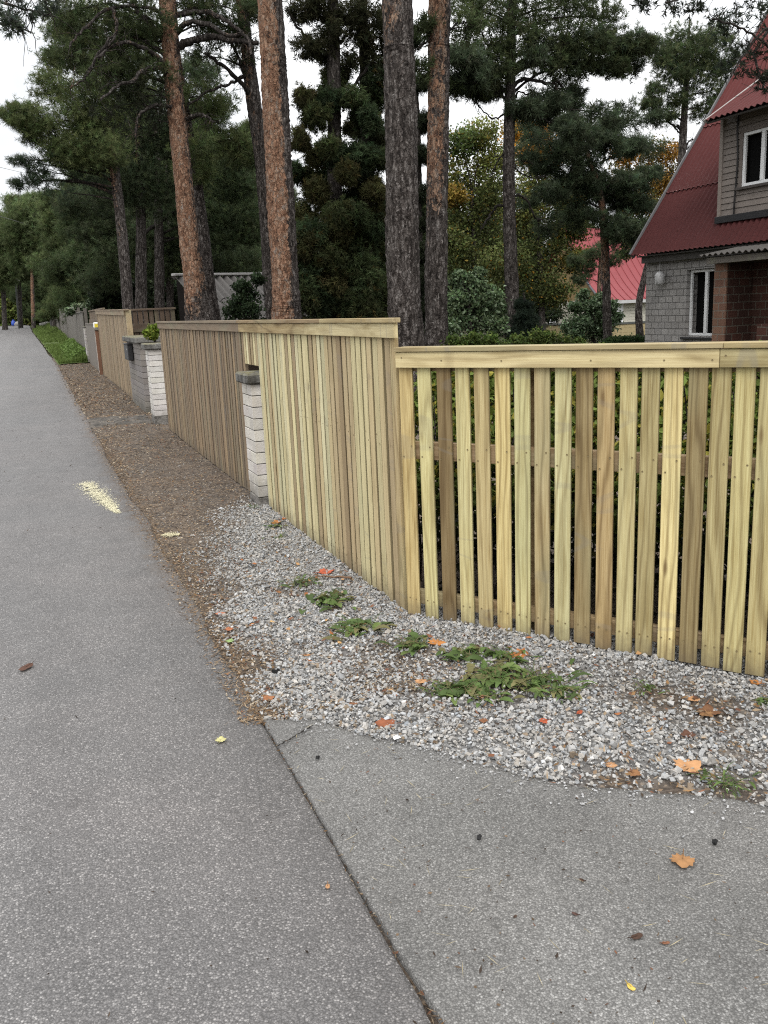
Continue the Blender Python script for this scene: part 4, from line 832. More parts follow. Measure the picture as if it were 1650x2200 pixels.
class Tree:
    def __init__(s,name,label,cat,group,Y=None,trunk=None,dirt=(.6,0.),orange=(2.,4.5),base=None,ext=4.,seg=16,rough=.10,bark=True,dark=0.,omax=1.,greyside=.55):
        s.crown=MB(); s.limb=MB(); s.Y=Y
        pts=[];rad=[]
        for (x,y,w,*q) in trunk:
            P=W(x,y,Y+(q[0] if q else 0)); pts.append(P); rad.append(.5*w*depth(P)/F)
        pts=np.array(pts)
        if base is None:
            d=(pts[0]-pts[1]); d/=abs(d[2]); zg=float(tz(pts[0][0],pts[0][1]))-.12
            if pts[0][2]>zg+.05:
                b=pts[0]+d*(pts[0][2]-zg)*np.array([.5,.5,1]); pts=np.vstack([b,pts]); rad=[rad[0]*1.22]+rad
        if ext:
            d=pts[-1]-pts[-2]; d/=np.linalg.norm(d); pts=np.vstack([pts,pts[-1]+d*ext]); rad=rad+[rad[-1]*(.45 if ext>2 else .3)]
        L=np.linalg.norm(np.diff(pts,axis=0),axis=1).sum(); s.n=int(np.clip(L/(.045 if Y<22 else .12),12,280))
        u=np.linspace(0,len(pts)-1,s.n); s.pts=smoothline(pts,s.n); s.rad=np.interp(u,np.arange(len(pts)),rad)
        z=s.pts[:,2]; oc=np.clip((z-orange[0])/(orange[1]-orange[0]),0,1)*omax
        s.tc=np.stack([oc,0*oc+dark,0*oc],-1); s.lc=(.22,min(.8,.48+dark),0)
        base_=s.pts[0].copy(); base_[2]=float(tz(base_[0],base_[1]))
        s.root=thing(name,label,cat,base_,group)
        mb=MB()
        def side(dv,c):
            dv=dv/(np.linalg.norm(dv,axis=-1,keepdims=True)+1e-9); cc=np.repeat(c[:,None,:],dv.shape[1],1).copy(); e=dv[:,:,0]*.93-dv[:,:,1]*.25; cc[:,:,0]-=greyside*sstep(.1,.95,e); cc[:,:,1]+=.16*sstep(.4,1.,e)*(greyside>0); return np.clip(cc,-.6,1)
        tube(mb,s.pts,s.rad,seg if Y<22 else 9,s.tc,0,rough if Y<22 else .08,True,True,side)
        mb.build('trunk',M['bark'],s.root)
    def at_z(s,z): i=int(np.argmin(np.abs(s.pts[:,2]-z))); return s.pts[i],s.rad[i]
    def limbpx(s,poly,w0,w1,dY=0,dYe=0,lc=None):
        P=np.array([W(x,y,s.Y+dY+(dYe-dY)*i/(len(poly)-1)) for i,(x,y) in enumerate(poly)]); n=22
        c=smoothline(P,n); c[1:-1]+=rng.normal(0,.012,(n-2,3)); k=depth(P[0])/F*.5
        tube(s.limb,c,np.linspace(w0*k,w1*k,n)*rng.uniform(.9,1.1,n),7,lc or s.lc,0,.06); return c
    def twigs(s,c,n,L,r=.006,down=.4):
        for _ in range(n):
            p=c[rng.integers(len(c)//3,len(c))]; d=unit(rng.normal(size=3)+np.array([0,0,-down])); q=curve(p,p+d*L*rng.uniform(.4,1),rng.uniform(-.1,.15),6,.3)
            tube(s.limb,q,np.linspace(r,r*.35,6),4,s.lc,0,0,False)
    def pads(s,pads,dens=1.,col=(.035,.05,.028),nl=.12,nw=.014,K=14,kind='needle',limb=True,flat=.62,size=.06,droop=0.,cvar=.3,twig=True,hi=None):
        for pd in pads:
            x,y,r=pd[:3]; dY=pd[3] if len(pd)>3 and pd[3] is not None else rng.uniform(-1,1)*r*.5*s.Y/F; cc=np.array(pd[4] if len(pd)>4 else col)
            P=W(x,y,s.Y+dY); R=r*depth(P)/F
            s.pad(P,R,dens,cc,nl,nw,K,kind,limb,flat,size,droop,cvar,twig,hi)
    def bough(s,poly,r=26,n=7,col=(.04,.058,.036),dens=1.0,dY=0.,hi=None,w=5):
        b=np.array(poly,float); c=s.limbpx([tuple(p) for p in b],w,1.5,0,dY); L=smoothline(np.c_[b,0*b[:,0]],n+2)[2:]
        for i,(x,y,_) in enumerate(L):
            P=W(x+rng.uniform(-15,15),y-r*.2+rng.uniform(-13,11),s.Y+dY*(i+2)/(n+1)+rng.uniform(-.6,.6)); R=r*rng.uniform(.55,1.35)*(1-.2*i/n)*depth(P)/F
            j=int(np.argmin(np.linalg.norm(c-P,axis=1))); tube(s.limb,curve(c[j],P,.05,5,.08),np.linspace(.009,.004,5),4,s.lc,0,0,False)
            s.pad(P,R,dens*rng.uniform(.6,1.15),np.array(col)*rng.uniform(.85,1.2),.14,.014,14,'needle',False,.62,.06,0.,.45,True,hi)
    def pad(s,P,R,dens,cc,nl,nw,K,kind,limb=True,flat=.62,size=.06,droop=0.,cvar=.3,twig=True,hi=None):
        if limb:
            hd=min(np.linalg.norm((P-s.pts[len(s.pts)//2])[:2]),3); z0=np.clip(P[2]-rng.uniform(.05,.35)*hd,s.pts[0][2]+.4,s.pts[-1][2]-.05)
            b,rb=s.at_z(z0); L=np.linalg.norm(P-b)
            if L>.1: tube(s.limb,curve(b,P,rng.uniform(.02,.16),11,.10),np.linspace(min(.05,.012+.011*L),.008,11),6,s.lc,0,.05,False)
        ns=max(5,int(15*dens)); dirs=unit(rng.normal(size=(ns,3)))*rng.uniform(.35,1,(ns,1))**.6; dirs[:,2]*=flat
        Sc=P+dirs*R*.86
        if twig:
            for q in Sc[:max(3,int(ns*.7))]: tube(s.limb,curve(P,q,rng.uniform(-.05,.15),5,.12),np.linspace(max(.006,.008*R),.003,5),3,s.lc,0,0,False)
        m=int((30 if kind=='needle' else 44)*max(.55,(R/.8)**1.0)*min(dens,1.7))
        m=min(m,90 if kind=='leaf' else 60)
        Q=(Sc[:,None]+rng.normal(0,.27*R,(ns,m,3))*np.array([1,1,flat])).reshape(-1,3); D=unit(unit(Q-P)*.7+rng.normal(0,.45,Q.shape)+np.array([0,0,.35-droop]))
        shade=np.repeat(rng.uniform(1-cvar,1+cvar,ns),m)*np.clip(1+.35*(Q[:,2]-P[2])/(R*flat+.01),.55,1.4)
        cl=cc*shade[:,None]*(1+rng.normal(0,.06,(len(Q),3)))
        if hi is not None:
            h=rng.random(len(Q))<hi[1]; cl[h]=np.array(hi[0])*rng.uniform(.7,1.2,h.sum())[:,None]
        cl=np.clip(cl,.004,.7)
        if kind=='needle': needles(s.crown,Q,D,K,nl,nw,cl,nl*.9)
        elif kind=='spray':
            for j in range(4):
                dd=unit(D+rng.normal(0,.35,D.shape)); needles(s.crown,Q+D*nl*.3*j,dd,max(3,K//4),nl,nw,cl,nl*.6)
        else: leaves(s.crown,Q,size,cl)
    def done(s,cm='needle',cname='crown'):
        if s.limb.n: s.limb.build('limbs',M['bark'],s.root)
        if s.crown.n: s.crown.build(cname,M[cm],s.root)
        return s.root
PG_='tall pines along the fence'
DK=(.068,.088,.040); MD=(.098,.124,.050); LT=(.075,.100,.052)
# 1 leaning orange pine behind the weathered fence
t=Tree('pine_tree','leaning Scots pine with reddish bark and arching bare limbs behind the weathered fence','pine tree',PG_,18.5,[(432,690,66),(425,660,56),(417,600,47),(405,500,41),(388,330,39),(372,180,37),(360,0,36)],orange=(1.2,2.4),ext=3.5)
A=t.limbpx
for p,a,b,y0,y1 in (([(378,32),(430,24),(470,36),(510,60),(545,105)],13,5,0,-.8),([(376,75),(398,52),(440,50),(490,75),(530,78),(540,118)],13,5,0,-1.2),([(380,102),(410,88),(450,80),(500,88),(556,93)],19,9,0,-.6),
    ([(357,92),(340,70),(312,45),(290,10),(280,-20)],16,10,0,.6),([(365,150),(335,120),(300,100),(262,92),(225,110),(190,150)],12,4,0,-1.2),([(368,158),(340,146),(310,150),(280,175),(250,185),(215,215)],11,4,0,-1.5),
    ([(382,225),(365,228),(340,226),(310,235),(294,262),(290,295)],8,4,0,-.8),([(397,258),(415,248),(440,248),(460,262)],8,4,0,-.5),([(362,60),(330,20),(250,15),(180,60),(150,100)],9,4,0,-1),([(240,18),(252,60),(215,110),(185,165),(150,190)],7,3,-.8,-1.2),([(252,40),(245,80),(210,130)],6,3,-.9,-1.)):
    c=A(p,a,b,y0,y1); t.twigs(c,14,.55,.007,.3)
t.pads([(300,40,65),(215,70,70),(260,120,65),(430,15,50),(480,55,40),(520,30,45),(330,150,50),(170,60,50),(150,120,45),(210,160,55),(320,90,50),(130,30,45),(480,-30,70),(330,-50,90),(230,-40,80),(400,-60,80),(270,190,50)],.8,DK,hi=((.10,.11,.05),.05))
t.pads([(300,210,60),(340,260,55),(250,230,60)],.55,(.03,.035,.022),flat=.8)
t.done()
# 1b grey trunk right behind it
t=Tree('pine_tree','thin grey-barked pine trunk close behind the leaning reddish pine','pine tree',PG_,19.6,[(455,690,40),(448,640,36),(438,540,32),(425,420,26),(412,330,22)],orange=(4,7),ext=2.5)
t.pads([(430,210,55),(470,265,50),(440,330,60),(500,300,40),(410,380,50),(520,330,40)],.9,MD,hi=((.11,.13,.06),.06)); t.done()
# 2 thick orange pine
t=Tree('pine_tree','thick Scots pine with flaking orange and grey bark, just left of the dark thuja','pine tree',PG_,13.6,[(617,690,62),(614,640,58),(606,480,57),(597,330,57),(589,170,55),(580,0,54)],orange=(.5,.9),ext=5,seg=28,rough=.13,omax=.85,greyside=1.1)
t.pads([(560,-160,90),(680,-200,90),(500,-220,90)],.7,DK); t.done()
# 8 dark forked pine between them
t=Tree('pine_tree','dark slender pine with a slanting fork, directly left of the thick orange pine','pine tree',PG_,19.,[(592,690,42),(586,640,38),(575,480,34),(562,330,34),(545,220,31),(530,100,27),(518,0,24)],orange=(4.5,7),ext=3,dark=.25,omax=.6)
for p,a,b in (([(556,228),(535,200),(510,170),(470,135),(440,115)],13,6),([(545,158),(520,165),(495,180),(450,195),(405,225)],9,4),([(527,55),(545,20),(580,10)],9,5),([(540,180),(520,150),(500,95),(470,60)],7,4)):
    c=t.limbpx(p,a,b,0,-.3); t.twigs(c,16,.5,.006,.5)
t.pads([(480,70,50),(520,120,35),(445,120,40),(560,30,35),(430,40,40),(600,-40,60)],.65,DK); t.done()
# 3 big dark pine
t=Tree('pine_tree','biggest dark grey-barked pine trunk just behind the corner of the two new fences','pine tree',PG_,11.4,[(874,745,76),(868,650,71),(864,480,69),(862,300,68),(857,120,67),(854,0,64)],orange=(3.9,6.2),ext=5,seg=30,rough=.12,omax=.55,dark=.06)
t.pads([(800,-180,100),(930,-200,100),(860,-260,110)],.7,DK); t.done()
# 4
t=Tree('pine_tree','slimmer brown pine trunk just right of the biggest dark trunk','pine tree',PG_,12.3,[(938,745,52),(937,650,48),(938,480,46),(941,300,45),(943,120,47),(944,0,47)],orange=(2.2,3.6),ext=5,seg=24,rough=.11,omax=.62,dark=.12)
c=t.limbpx([(962,62),(990,48),(1020,52),(1040,80)],6,3); t.twigs(c,10,.4); t.limbpx([(925,85),(905,98),(893,110)],5,3)
t.pads([(905,60,30),(900,150,26),(1000,60,40),(1000,-150,90)],.6,DK); t.done()
# 5
t=Tree('pine_tree','dark slim pine with spreading crown in the garden, right of the two close trunks','pine tree',PG_,17.,[(1101,715,33),(1100,640,30),(1094,450,27),(1093,330,25),(1096,200,23),(1098,90,20),(1098,20,17)],orange=(5,8),ext=2.5,dark=.30,omax=.5)
for p,a,b in (([(1103,185),(1120,172),(1150,172),(1180,180),(1195,174),(1215,192)],9,5),([(1190,178),(1205,215),(1225,245),(1260,290)],6,3),([(1104,215),(1115,195),(1140,210),(1160,225)],5,2),([(1088,440),(1070,443),(1055,460),(1035,492)],6,4),([(1104,422),(1120,420),(1138,440),(1150,468),(1165,472)],6,3),([(1102,345),(1115,370),(1140,380),(1170,378)],4,2),([(1090,240),(1060,255),(1030,230),(1000,190)],4,2),([(1090,320),(1070,345),(1055,380)],4,2)):
    c=t.limbpx(p,a,b); t.twigs(c,12,.45,.006,.35)
t.pads([(1000,20,50),(1060,30,55),(1130,25,60),(1210,20,60),(1280,40,55),(1040,95,50),(1110,95,55),(1190,85,60),(1265,95,60),(1310,115,50),(1350,110,28),(1378,98,20),(1000,125,42),(1060,150,45),(1180,140,45),(1250,150,40),(1315,150,28),(1020,185,35),(980,190,24),(1050,180,35),(1230,-30,80),(1100,-50,90)],.95,DK)
for pl_ in ([(1100,215),(1150,225),(1230,235),(1320,252),(1388,262)],[(1102,250),(1160,255),(1220,272),(1262,300)],[(1100,235),(1130,240),(1180,222),(1240,215)],[(1098,200),(1040,190),(985,185)],[(1098,150),(1180,140),(1270,150),(1345,140)],[(1098,120),(1200,105),(1300,100),(1385,98)],[(1098,170),(1040,160),(990,140)]):
    t.bough(pl_,29,8,(.062,.082,.048),.68,rng.uniform(-.6,.6),((.075,.10,.055),.07))
t.done()
# 6
t=Tree('pine_tree','bushy dark pine with low drooping crown just left of the grey brick house','pine tree',PG_,20.,[(1306,735,19),(1303,640,18),(1299,520,17),(1290,420,15),(1262,330,10)],orange=(1.5,2.5),ext=.5,dark=.1,omax=.6)
BG6=(.066,.088,.050)
for pl_ in ([(1292,335),(1230,318),(1165,300),(1140,292)],[(1290,350),(1345,322),(1395,318)],[(1280,330),(1250,290),(1215,268)],[(1285,320),(1310,285),(1350,270)],[(1292,400),(1220,375),(1150,352),(1120,345)],[(1296,405),(1345,385),(1400,390)],[(1298,450),(1240,430),(1170,425),(1130,440)],[(1299,455),(1345,440),(1395,455)],[(1299,480),(1250,470),(1200,480)],[(1300,490),(1330,490),(1365,505)],[(1300,515),(1325,505),(1345,520)],[(1290,370),(1250,350),(1200,335)],[(1290,425),(1330,412),(1370,420)],[(1292,420),(1250,405),(1195,400)],[(1294,440),(1285,415),(1265,395)],[(1296,350),(1300,320),(1285,300)]):
    t.bough(pl_,31,6,BG6,.72,rng.uniform(-.8,.8),((.075,.10,.055),.07))
t.done()
# pine behind the house
t=Tree('pine_tree','lighter green pine with open twiggy lower limbs rising behind the roof of the grey house','pine tree',PG_,26.,[(1455,470,20),(1462,380,18),(1468,280,16),(1474,180,12),(1478,110,8)],orange=(6,9),ext=1.,dark=.2,omax=.5)
t.pads([(1420,115,36),(1465,95,50),(1515,100,50),(1555,130,42),(1435,160,42),(1495,170,50),(1410,200,26),(1540,80,36),(1570,185,32),(1425,250,26),(1510,240,30),(1455,215,30),(1400,225,20),(1545,215,26),(1480,130,44),(1450,130,36),(1520,150,40)],1.15,(.062,.085,.04),hi=((.13,.15,.07),.2))
for q in range(12):
    x=rng.uniform(1390,1540);y=rng.uniform(250,400); c=t.limbpx([(1465,y+20),((1465+x)/2,y-10+rng.uniform(-15,15)),(x,y)],4,1.5); t.twigs(c,12,.7,.008,.2)
t.done()
# overhanging pine, top right, trunk out of the frame
t=Tree('pine_tree','pine reaching in from the right edge, its twiggy branch hanging over the dormer roof','pine tree',PG_,10.3,[(1790,700,40),(1780,400,36),(1765,100,32)],orange=(2,4),ext=3,omax=.7)
for p in ([(1768,80),(1700,70),(1650,60),(1610,105),(1570,165)],[(1768,120),(1690,130),(1640,90),(1590,60),(1530,40)],[(1768,40),(1700,-10),(1560,-20),(1430,5)],[(1650,62),(1620,120),(1640,185),(1620,190)]):
    c=t.limbpx(p,7,3,0,-.3); t.twigs(c,16,.45,.006,.2)
t.pads([(1600,30,45),(1645,40,45),(1575,70,32),(1640,100,36),(1595,120,30),(1625,170,24),(1570,150,26),(1545,40,28),(1400,-5,26),(1450,5,26),(1490,20,16),(1380,0,18),(1640,180,24),(1700,60,60),(1600,-60,70)],.34,(.035,.045,.03),nl=.085,limb=False); t.done()
# overhanging twigs top left
t=Tree('pine_tree','pine reaching in at the top left corner over the road with sparse blue-green needles','pine tree',PG_,13.,[(-620,700,40),(-615,300,38),(-610,-100,34)],orange=(2,4),ext=3)
for p in ([(-612,-60),(-300,-60),(-100,-20),(30,15),(110,30)],[(-612,-20),(-300,0),(-100,20),(20,55),(70,70)]):
    c=t.limbpx(p,16,2); t.twigs(c[-9:],14,.5,.006,.2)
t.pads([(15,5,32),(55,18,26),(5,50,26),(95,5,24),(30,62,16),(-60,0,60),(-150,-30,70)],.32,(.085,.105,.08),nl=.11,limb=False); t.done()
# left background pines
LP='pines standing in a row up the road on the left'
t=Tree('pine_tree','tall pine up the road whose broad crown spreads left against the sky','pine tree',LP,26.,[(276,670,24),(262,500,23),(243,340,20),(232,250,16),(222,150,12)],orange=(3,6),ext=1,omax=.7,dark=.1)
t.pads([(125,120,40),(170,90,50),(115,190,48),(75,250,42),(28,245,26),(55,270,26),(140,270,70),(80,285,32),(200,320,70),(230,250,75),(170,210,70),(250,180,60),(210,130,60),(300,120,60),(270,60,60),(190,40,55),(120,60,40),(150,330,45),(130,310,40)],1.25,MD,nl=.13,nw=.012,hi=((.14,.165,.07),.14))
t.pads([(105,342,26),(65,350,18),(38,346,12),(140,355,36),(190,370,45),(62,392,18),(95,390,24),(34,398,11),(130,410,36),(80,365,18)],.62,(.05,.07,.042),nl=.12,nw=.011); t.done()
t=Tree('pine_tree','straight dark pine trunk second from the left in the roadside row','pine tree',LP,28.,[(303,670,26),(303,500,22),(300,380,18),(298,240,12)],orange=(3,6),ext=1,omax=.55,dark=.2)
t.pads([(330,300,75),(400,290,60),(290,330,70),(280,390,70),(370,380,65),(430,270,50),(460,230,42),(320,430,60),(240,420,55),(350,220,70),(410,180,55),(440,150,40)],1.25,(.066,.088,.046),nl=.13,nw=.012); t.done()
t=Tree('pine_tree','dark pine trunk partly hidden behind the leaning pine in the roadside row','pine tree',LP,31.,[(343,668,22),(342,520,20),(338,400,16),(336,300,11)],orange=(4,8),ext=1,omax=.5,dark=.25)
c=t.limbpx([(310,500),(340,480),(375,455),(400,465)],10,4); t.twigs(c,8,.8,.008)
t.pads([(480,330,50),(520,350,40),(455,400,60),(510,400,50),(430,460,60),(520,450,52),(470,500,60),(380,470,60),(535,320,26),(540,500,40)],1.3,(.066,.09,.044),nl=.14,nw=.013,hi=((.10,.13,.055),.08)); t.done()
t=Tree('pine_tree','thin pine trunk between the roadside row and the shed','pine tree',LP,33.,[(366,668,16),(364,520,15),(360,420,12)],orange=(4,8),ext=1.,omax=.5,dark=.25)
t.pads([(230,470,55),(190,430,50),(290,500,55),(340,520,55),(400,540,55),(250,550,60),(200,500,45),(450,560,50),(520,560,55),(150,440,36),(330,580,50),(220,600,45)],1.2,(.066,.086,.044),nl=.15,nw=.014); t.done()
# far left
FL='small far pines at the end of the road'
for lab,x,Yy,w,oc,pads in (('far pine with a thin orange trunk beside the road bend',70,72,9,.9,[(70,470,50),(120,480,50),(40,500,44),(95,530,45),(80,440,30),(60,560,36)]),('far dark pine with bare trunk at the left edge of the road end',42,80,10,.1,[(30,470,44),(15,530,44),(50,575,38),(10,590,40),(0,500,40),(35,440,24)]),('far dark pine trunk touching the left frame edge',8,76,11,.1,[(5,520,36),(-20,480,50),(0,600,36),(-10,560,40)]),('far pine with a round crown above the long grey fence',115,66,12,.3,[(130,490,55),(180,520,50),(150,560,45),(115,575,40),(170,600,40)])):
    zt=640; t=Tree('pine_tree',lab,'pine tree',FL,Yy,[(x+2,694,w),(x,640,w*.9),(x-1,560,w*.7),(x+2,500,w*.5)],orange=(1.2,2.4),ext=.8,omax=oc,dark=.1 if oc>.5 else .3)
    t.pads(pads,1.25,(.095,.125,.052),nl=.30,nw=.030,K=13,cvar=.35,hi=((.13,.16,.08),.12)); t.done()
# ---------------------------------------------------------------- thuja clump
t=Tree('thuja_tree','dense dark thuja with drooping brownish-green sprays, right of the thick orange pine','conifer',None,17.,[(722,700,34),(720,500,32),(718,250,30),(716,60,26),(715,0,24)],orange=(9,12),ext=2.,dark=.45)
for p in ([(717,75),(690,38),(665,15),(640,0)],[(718,130),(675,95),(640,60),(618,20)],[(717,115),(750,70),(790,55)],[(719,235),(770,170),(810,120),(835,130)]): c=t.limbpx(p,8,4); t.twigs(c,10,.5,.006)
pl=[]
for y in range(150,700,34):
    for x in range(652,836,34):
        if (x<690 and y<200) or (y<440 and rng.random()<.34): continue
        jy=22 if y<440 else 12
        pl.append((x+rng.uniform(-jy,jy),y+rng.uniform(-jy,jy),rng.uniform(13,29) if y<440 else rng.uniform(26,38),rng.uniform(-.9,.9),np.array(random.choice([(.044,.060,.026),(.050,.061,.025),(.038,.057,.027),(.058,.058,.024)]))*rng.uniform(.7,1.2)))
t.pads(pl,1.05,nl=.085,nw=.016,K=16,kind='spray',droop=1.1,flat=.95,limb=False,twig=False,cvar=.45,hi=((.085,.068,.024),.03))
t.pads([(700,60,30),(790,35,36),(820,140,30),(735,130,30),(800,90,30),(760,60,30),(655,100,22),(700,110,26),(840,80,24),(740,20,30),(650,20,24),(690,10,24),(830,30,26)],.8,(.034,.036,.018),nl=.085,nw=.014,K=16,kind='spray',droop=.9,flat=.8,limb=False)
t.done()
t=Tree('thuja_tree','second thin dark trunk rising through the dark thuja sprays','conifer',None,17.3,[(786,700,28),(787,500,26),(786,250,24),(782,100,22),(778,0,20)],orange=(9,12),ext=2.,dark=.45)
t.pads([(785,200,26),(800,300,30),(775,380,30),(800,470,30)],.8,(.03,.033,.016),nl=.085,nw=.016,K=16,kind='spray',droop=1.1,flat=.95,limb=False,twig=False); t.done()
t=Tree('thuja_tree','dark conifer filling the narrow gap between the two close dark trunks','conifer',None,19.,[(902,700,14),(902,500,12),(900,300,8)],orange=(9,12),ext=.5,dark=.4)
t.pads([(900,180,22),(905,260,24),(898,330,22),(905,420,24),(900,480,26),(900,540,28),(905,600,30),(900,660,32),(880,80,22)],1.0,(.028,.036,.02),nl=.10,nw=.014,kind='spray',K=16,droop=.6); t.done()
# ---------------------------------------------------------------- deciduous and garden shrubs
def shrub(name,label,cat,Y,trunk,pads,col,size,dens=1.,hi=None,cm='leaf',group=None,dark=.2,flat=.8,cvar=.35):
    t=Tree(name,label,cat,group,Y,trunk,orange=(50,60),ext=.05,dark=dark); t.pads(pads,dens,col,kind='leaf',size=size,flat=flat,cvar=cvar,hi=hi); return t.done(cm,'crown')
OR=(.50,.25,.035); YG=(.125,.14,.038); OL=(.088,.106,.034)
shrub('birch_tree','yellowing deciduous tree with an orange top behind the slim garden pine','deciduous tree',33,[(1165,690,14),(1160,560,12),(1150,400,8)],[(1130,310,45,None,OR),(1165,285,32,None,OR),(1110,270,26,None,(.3,.2,.04)),(1165,340,40,None,(.36,.22,.04)),(1150,400,55,None,YG),(1200,460,55),(1130,500,60),(1200,540,55),(1150,600,50),(1190,630,42),(1090,560,50),(1230,490,36),(1240,560,36,None,(.13,.12,.03)),(1225,430,36,None,(.26,.17,.035)),(1120,450,45,None,YG)],OL,.115,1.7,((.32,.18,.03),.05))
shrub('birch_tree','olive green leafy tree against the sky between the close trunks and the slim garden pine','deciduous tree',36,[(1020,690,14),(1018,560,12),(1015,420,8)],[(990,310,42,None,(.07,.10,.03)),(1035,290,40,None,YG),(1000,380,55,None,YG),(1065,350,50,None,YG),(1060,420,55),(1000,460,55),(1045,500,60),(990,540,50),(1060,570,50),(1020,620,55),(975,420,30,None,(.22,.15,.03)),(960,500,36),(1075,640,40)],OL,.125,1.75,((.2,.15,.03),.06))
shrub('maple_tree','orange autumn tree half hidden behind the bushy pine beside the grey house','deciduous tree',30,[(1400,690,14),(1400,560,12),(1405,430,8)],[(1400,390,44,None,(.26,.15,.03)),(1440,330,30,None,(.34,.18,.035)),(1360,430,44,None,(.2,.14,.03)),(1420,450,36,None,(.17,.12,.03)),(1340,330,30,None,OR),(1230,310,26,None,OR),(1400,500,30,None,(.10,.09,.03)),(1430,400,30,None,(.3,.17,.03)),(1400,330,36,None,(.12,.10,.03)),(1440,380,34,None,(.09,.085,.03)),(1390,460,44,None,(.08,.085,.03)),(1430,490,40,None,(.07,.08,.03)),(1370,500,40,None,(.08,.085,.03)),(1340,380,40,None,(.1,.09,.03))],(.2,.14,.03),.10,1.5)
t=Tree('pine_tree','very thin brown trunk in front of the red roof, left of the bushy dark pine','pine tree',PG_,27.,[(1287,740,11),(1286,660,10),(1291,560,9),(1297,510,6)],orange=(.5,1.5),ext=.1,omax=.5,dark=.1)
t.pads([(1262,575,20),(1305,530,22),(1275,545,18),(1250,600,18),(1320,560,14),(1240,560,20),(1340,545,14)],.8,(.06,.08,.04)); t.done()
shrub('apple_tree','leaning pale-barked small tree against the corner of the grey brick house','deciduous tree',23,[(1376,735,17),(1372,660,15),(1383,600,14),(1392,560,9)],[(1395,525,26),(1370,520,22),(1345,545,18),(1400,500,22),(1352,520,20)],(.06,.085,.03),.08,.8,((.16,.12,.03),.1),dark=-.0)
shrub('lilac_bush','tall grey-green leafy bush above the fence, right of the two close trunks','bush',15,[(1010,760,10),(1010,700,9),(1005,640,6)],[(990,690,38),(1030,690,42),(1000,640,40),(1045,650,36),(1020,610,28),(975,650,26),(985,595,18),(1060,700,30),(965,705,26),(1070,660,16),(955,665,14),(1030,585,12),(1005,600,13),(1075,690,14),(1050,625,14)],(.085,.125,.06),.065,1.5,((.22,.28,.18),.2))
shrub('leafy_bush','pale silvery-green bush in front of the cream house','bush',24,[(1275,740,10),(1275,700,9),(1275,660,6)],[(1260,660,30),(1290,665,30),(1270,695,34),(1300,695,26),(1245,690,26),(1240,720,26),(1285,722,30),(1225,705,20),(1310,655,18),(1325,680,12),(1235,660,12),(1255,632,12),(1290,640,12)],(.075,.115,.055),.085,1.6,((.24,.31,.2),.24))
shrub('fern_bush','bright green low bush directly behind the low fence rail, left of the slim pine','bush',11.5,[(1010,800,8),(1010,760,7),(1010,735,5)],[(975,738,22),(1015,732,24),(1055,736,22),(1000,748,24),(1040,748,24),(1080,740,18)],(.050,.078,.018),.05,1.1,((.13,.17,.04),.10))
shrub('fern_bush','yellow-green low bush directly behind the low fence rail, right of the slim pine','bush',12.5,[(1165,800,8),(1165,760,7),(1165,730,5)],[(1115,734,18),(1150,724,22),(1185,728,22),(1170,738,22),(1215,734,18),(1240,738,15),(1135,740,18)],(.055,.080,.019),.05,1.1,((.14,.17,.04),.12))
shrub('clipped_hedge','low dark green clipped hedge between the slim trunk and the grey house wall','hedge',19,[(1340,760,6),(1340,745,5),(1340,735,4)],[(1310,735,15),(1330,734,15),(1350,733,15),(1370,732,14),(1385,733,12)],(.03,.055,.018),.05,1.4)
t=Tree('young_spruce','small dark young spruce behind the low fence, between the two leafy bushes','conifer',None,15.,[(1130,760,7),(1128,700,6),(1126,640,3)],orange=(50,60),ext=.1,dark=.3)
t.pads([(1126,655,12),(1130,680,18),(1125,700,24),(1140,720,28),(1115,725,26)],1.1,(.018,.027,.018),nl=.08,nw=.01,droop=.2); t.done()
shrub('ivy_shrub','bright green shrub growing over the mossy cap of the grey pillar','bush',13.9,[(333,735,4),(332,722,4),(330,712,3)],[(325,712,13),(335,706,11),(315,717,9),(330,722,9)],(.12,.17,.025),.045,1.2,((.2,.22,.04),.15))
shrub('dark_bush','dark leafy bush in front of the grey shed roof','bush',17.,[(525,720,6),(525,680,5),(525,640,4)],[(520,615,18),(535,640,26),(515,655,26),(540,670,26),(500,670,22),(555,600,14)],(.022,.036,.016),.06,1.4)
shrub('garden_shrub','small whitish-flowering shrub showing above the long grey fence','bush',36,[(195,690,4),(195,670,4),(195,660,3)],[(180,665,12),(200,655,14),(150,668,10),(215,665,12),(165,660,9),(230,650,22,None,(.02,.035,.02)),(262,650,24,None,(.02,.033,.02))],(.11,.15,.08),.12,1.2,((.45,.5,.4),.12))
shrub('roadside_bush','low yellow-green thicket at the far end of the road','bush',95,[(20,695,3),(20,685,3),(20,675,2)],[(0,665,26),(30,670,26),(60,672,22),(15,645,22),(90,665,22),(110,675,18),(-20,688,22),(10,688,20),(40,688,20),(70,690,18),(100,690,18),(60,655,20)],(.12,.15,.04),.30,1.3,((.2,.2,.05),.1))
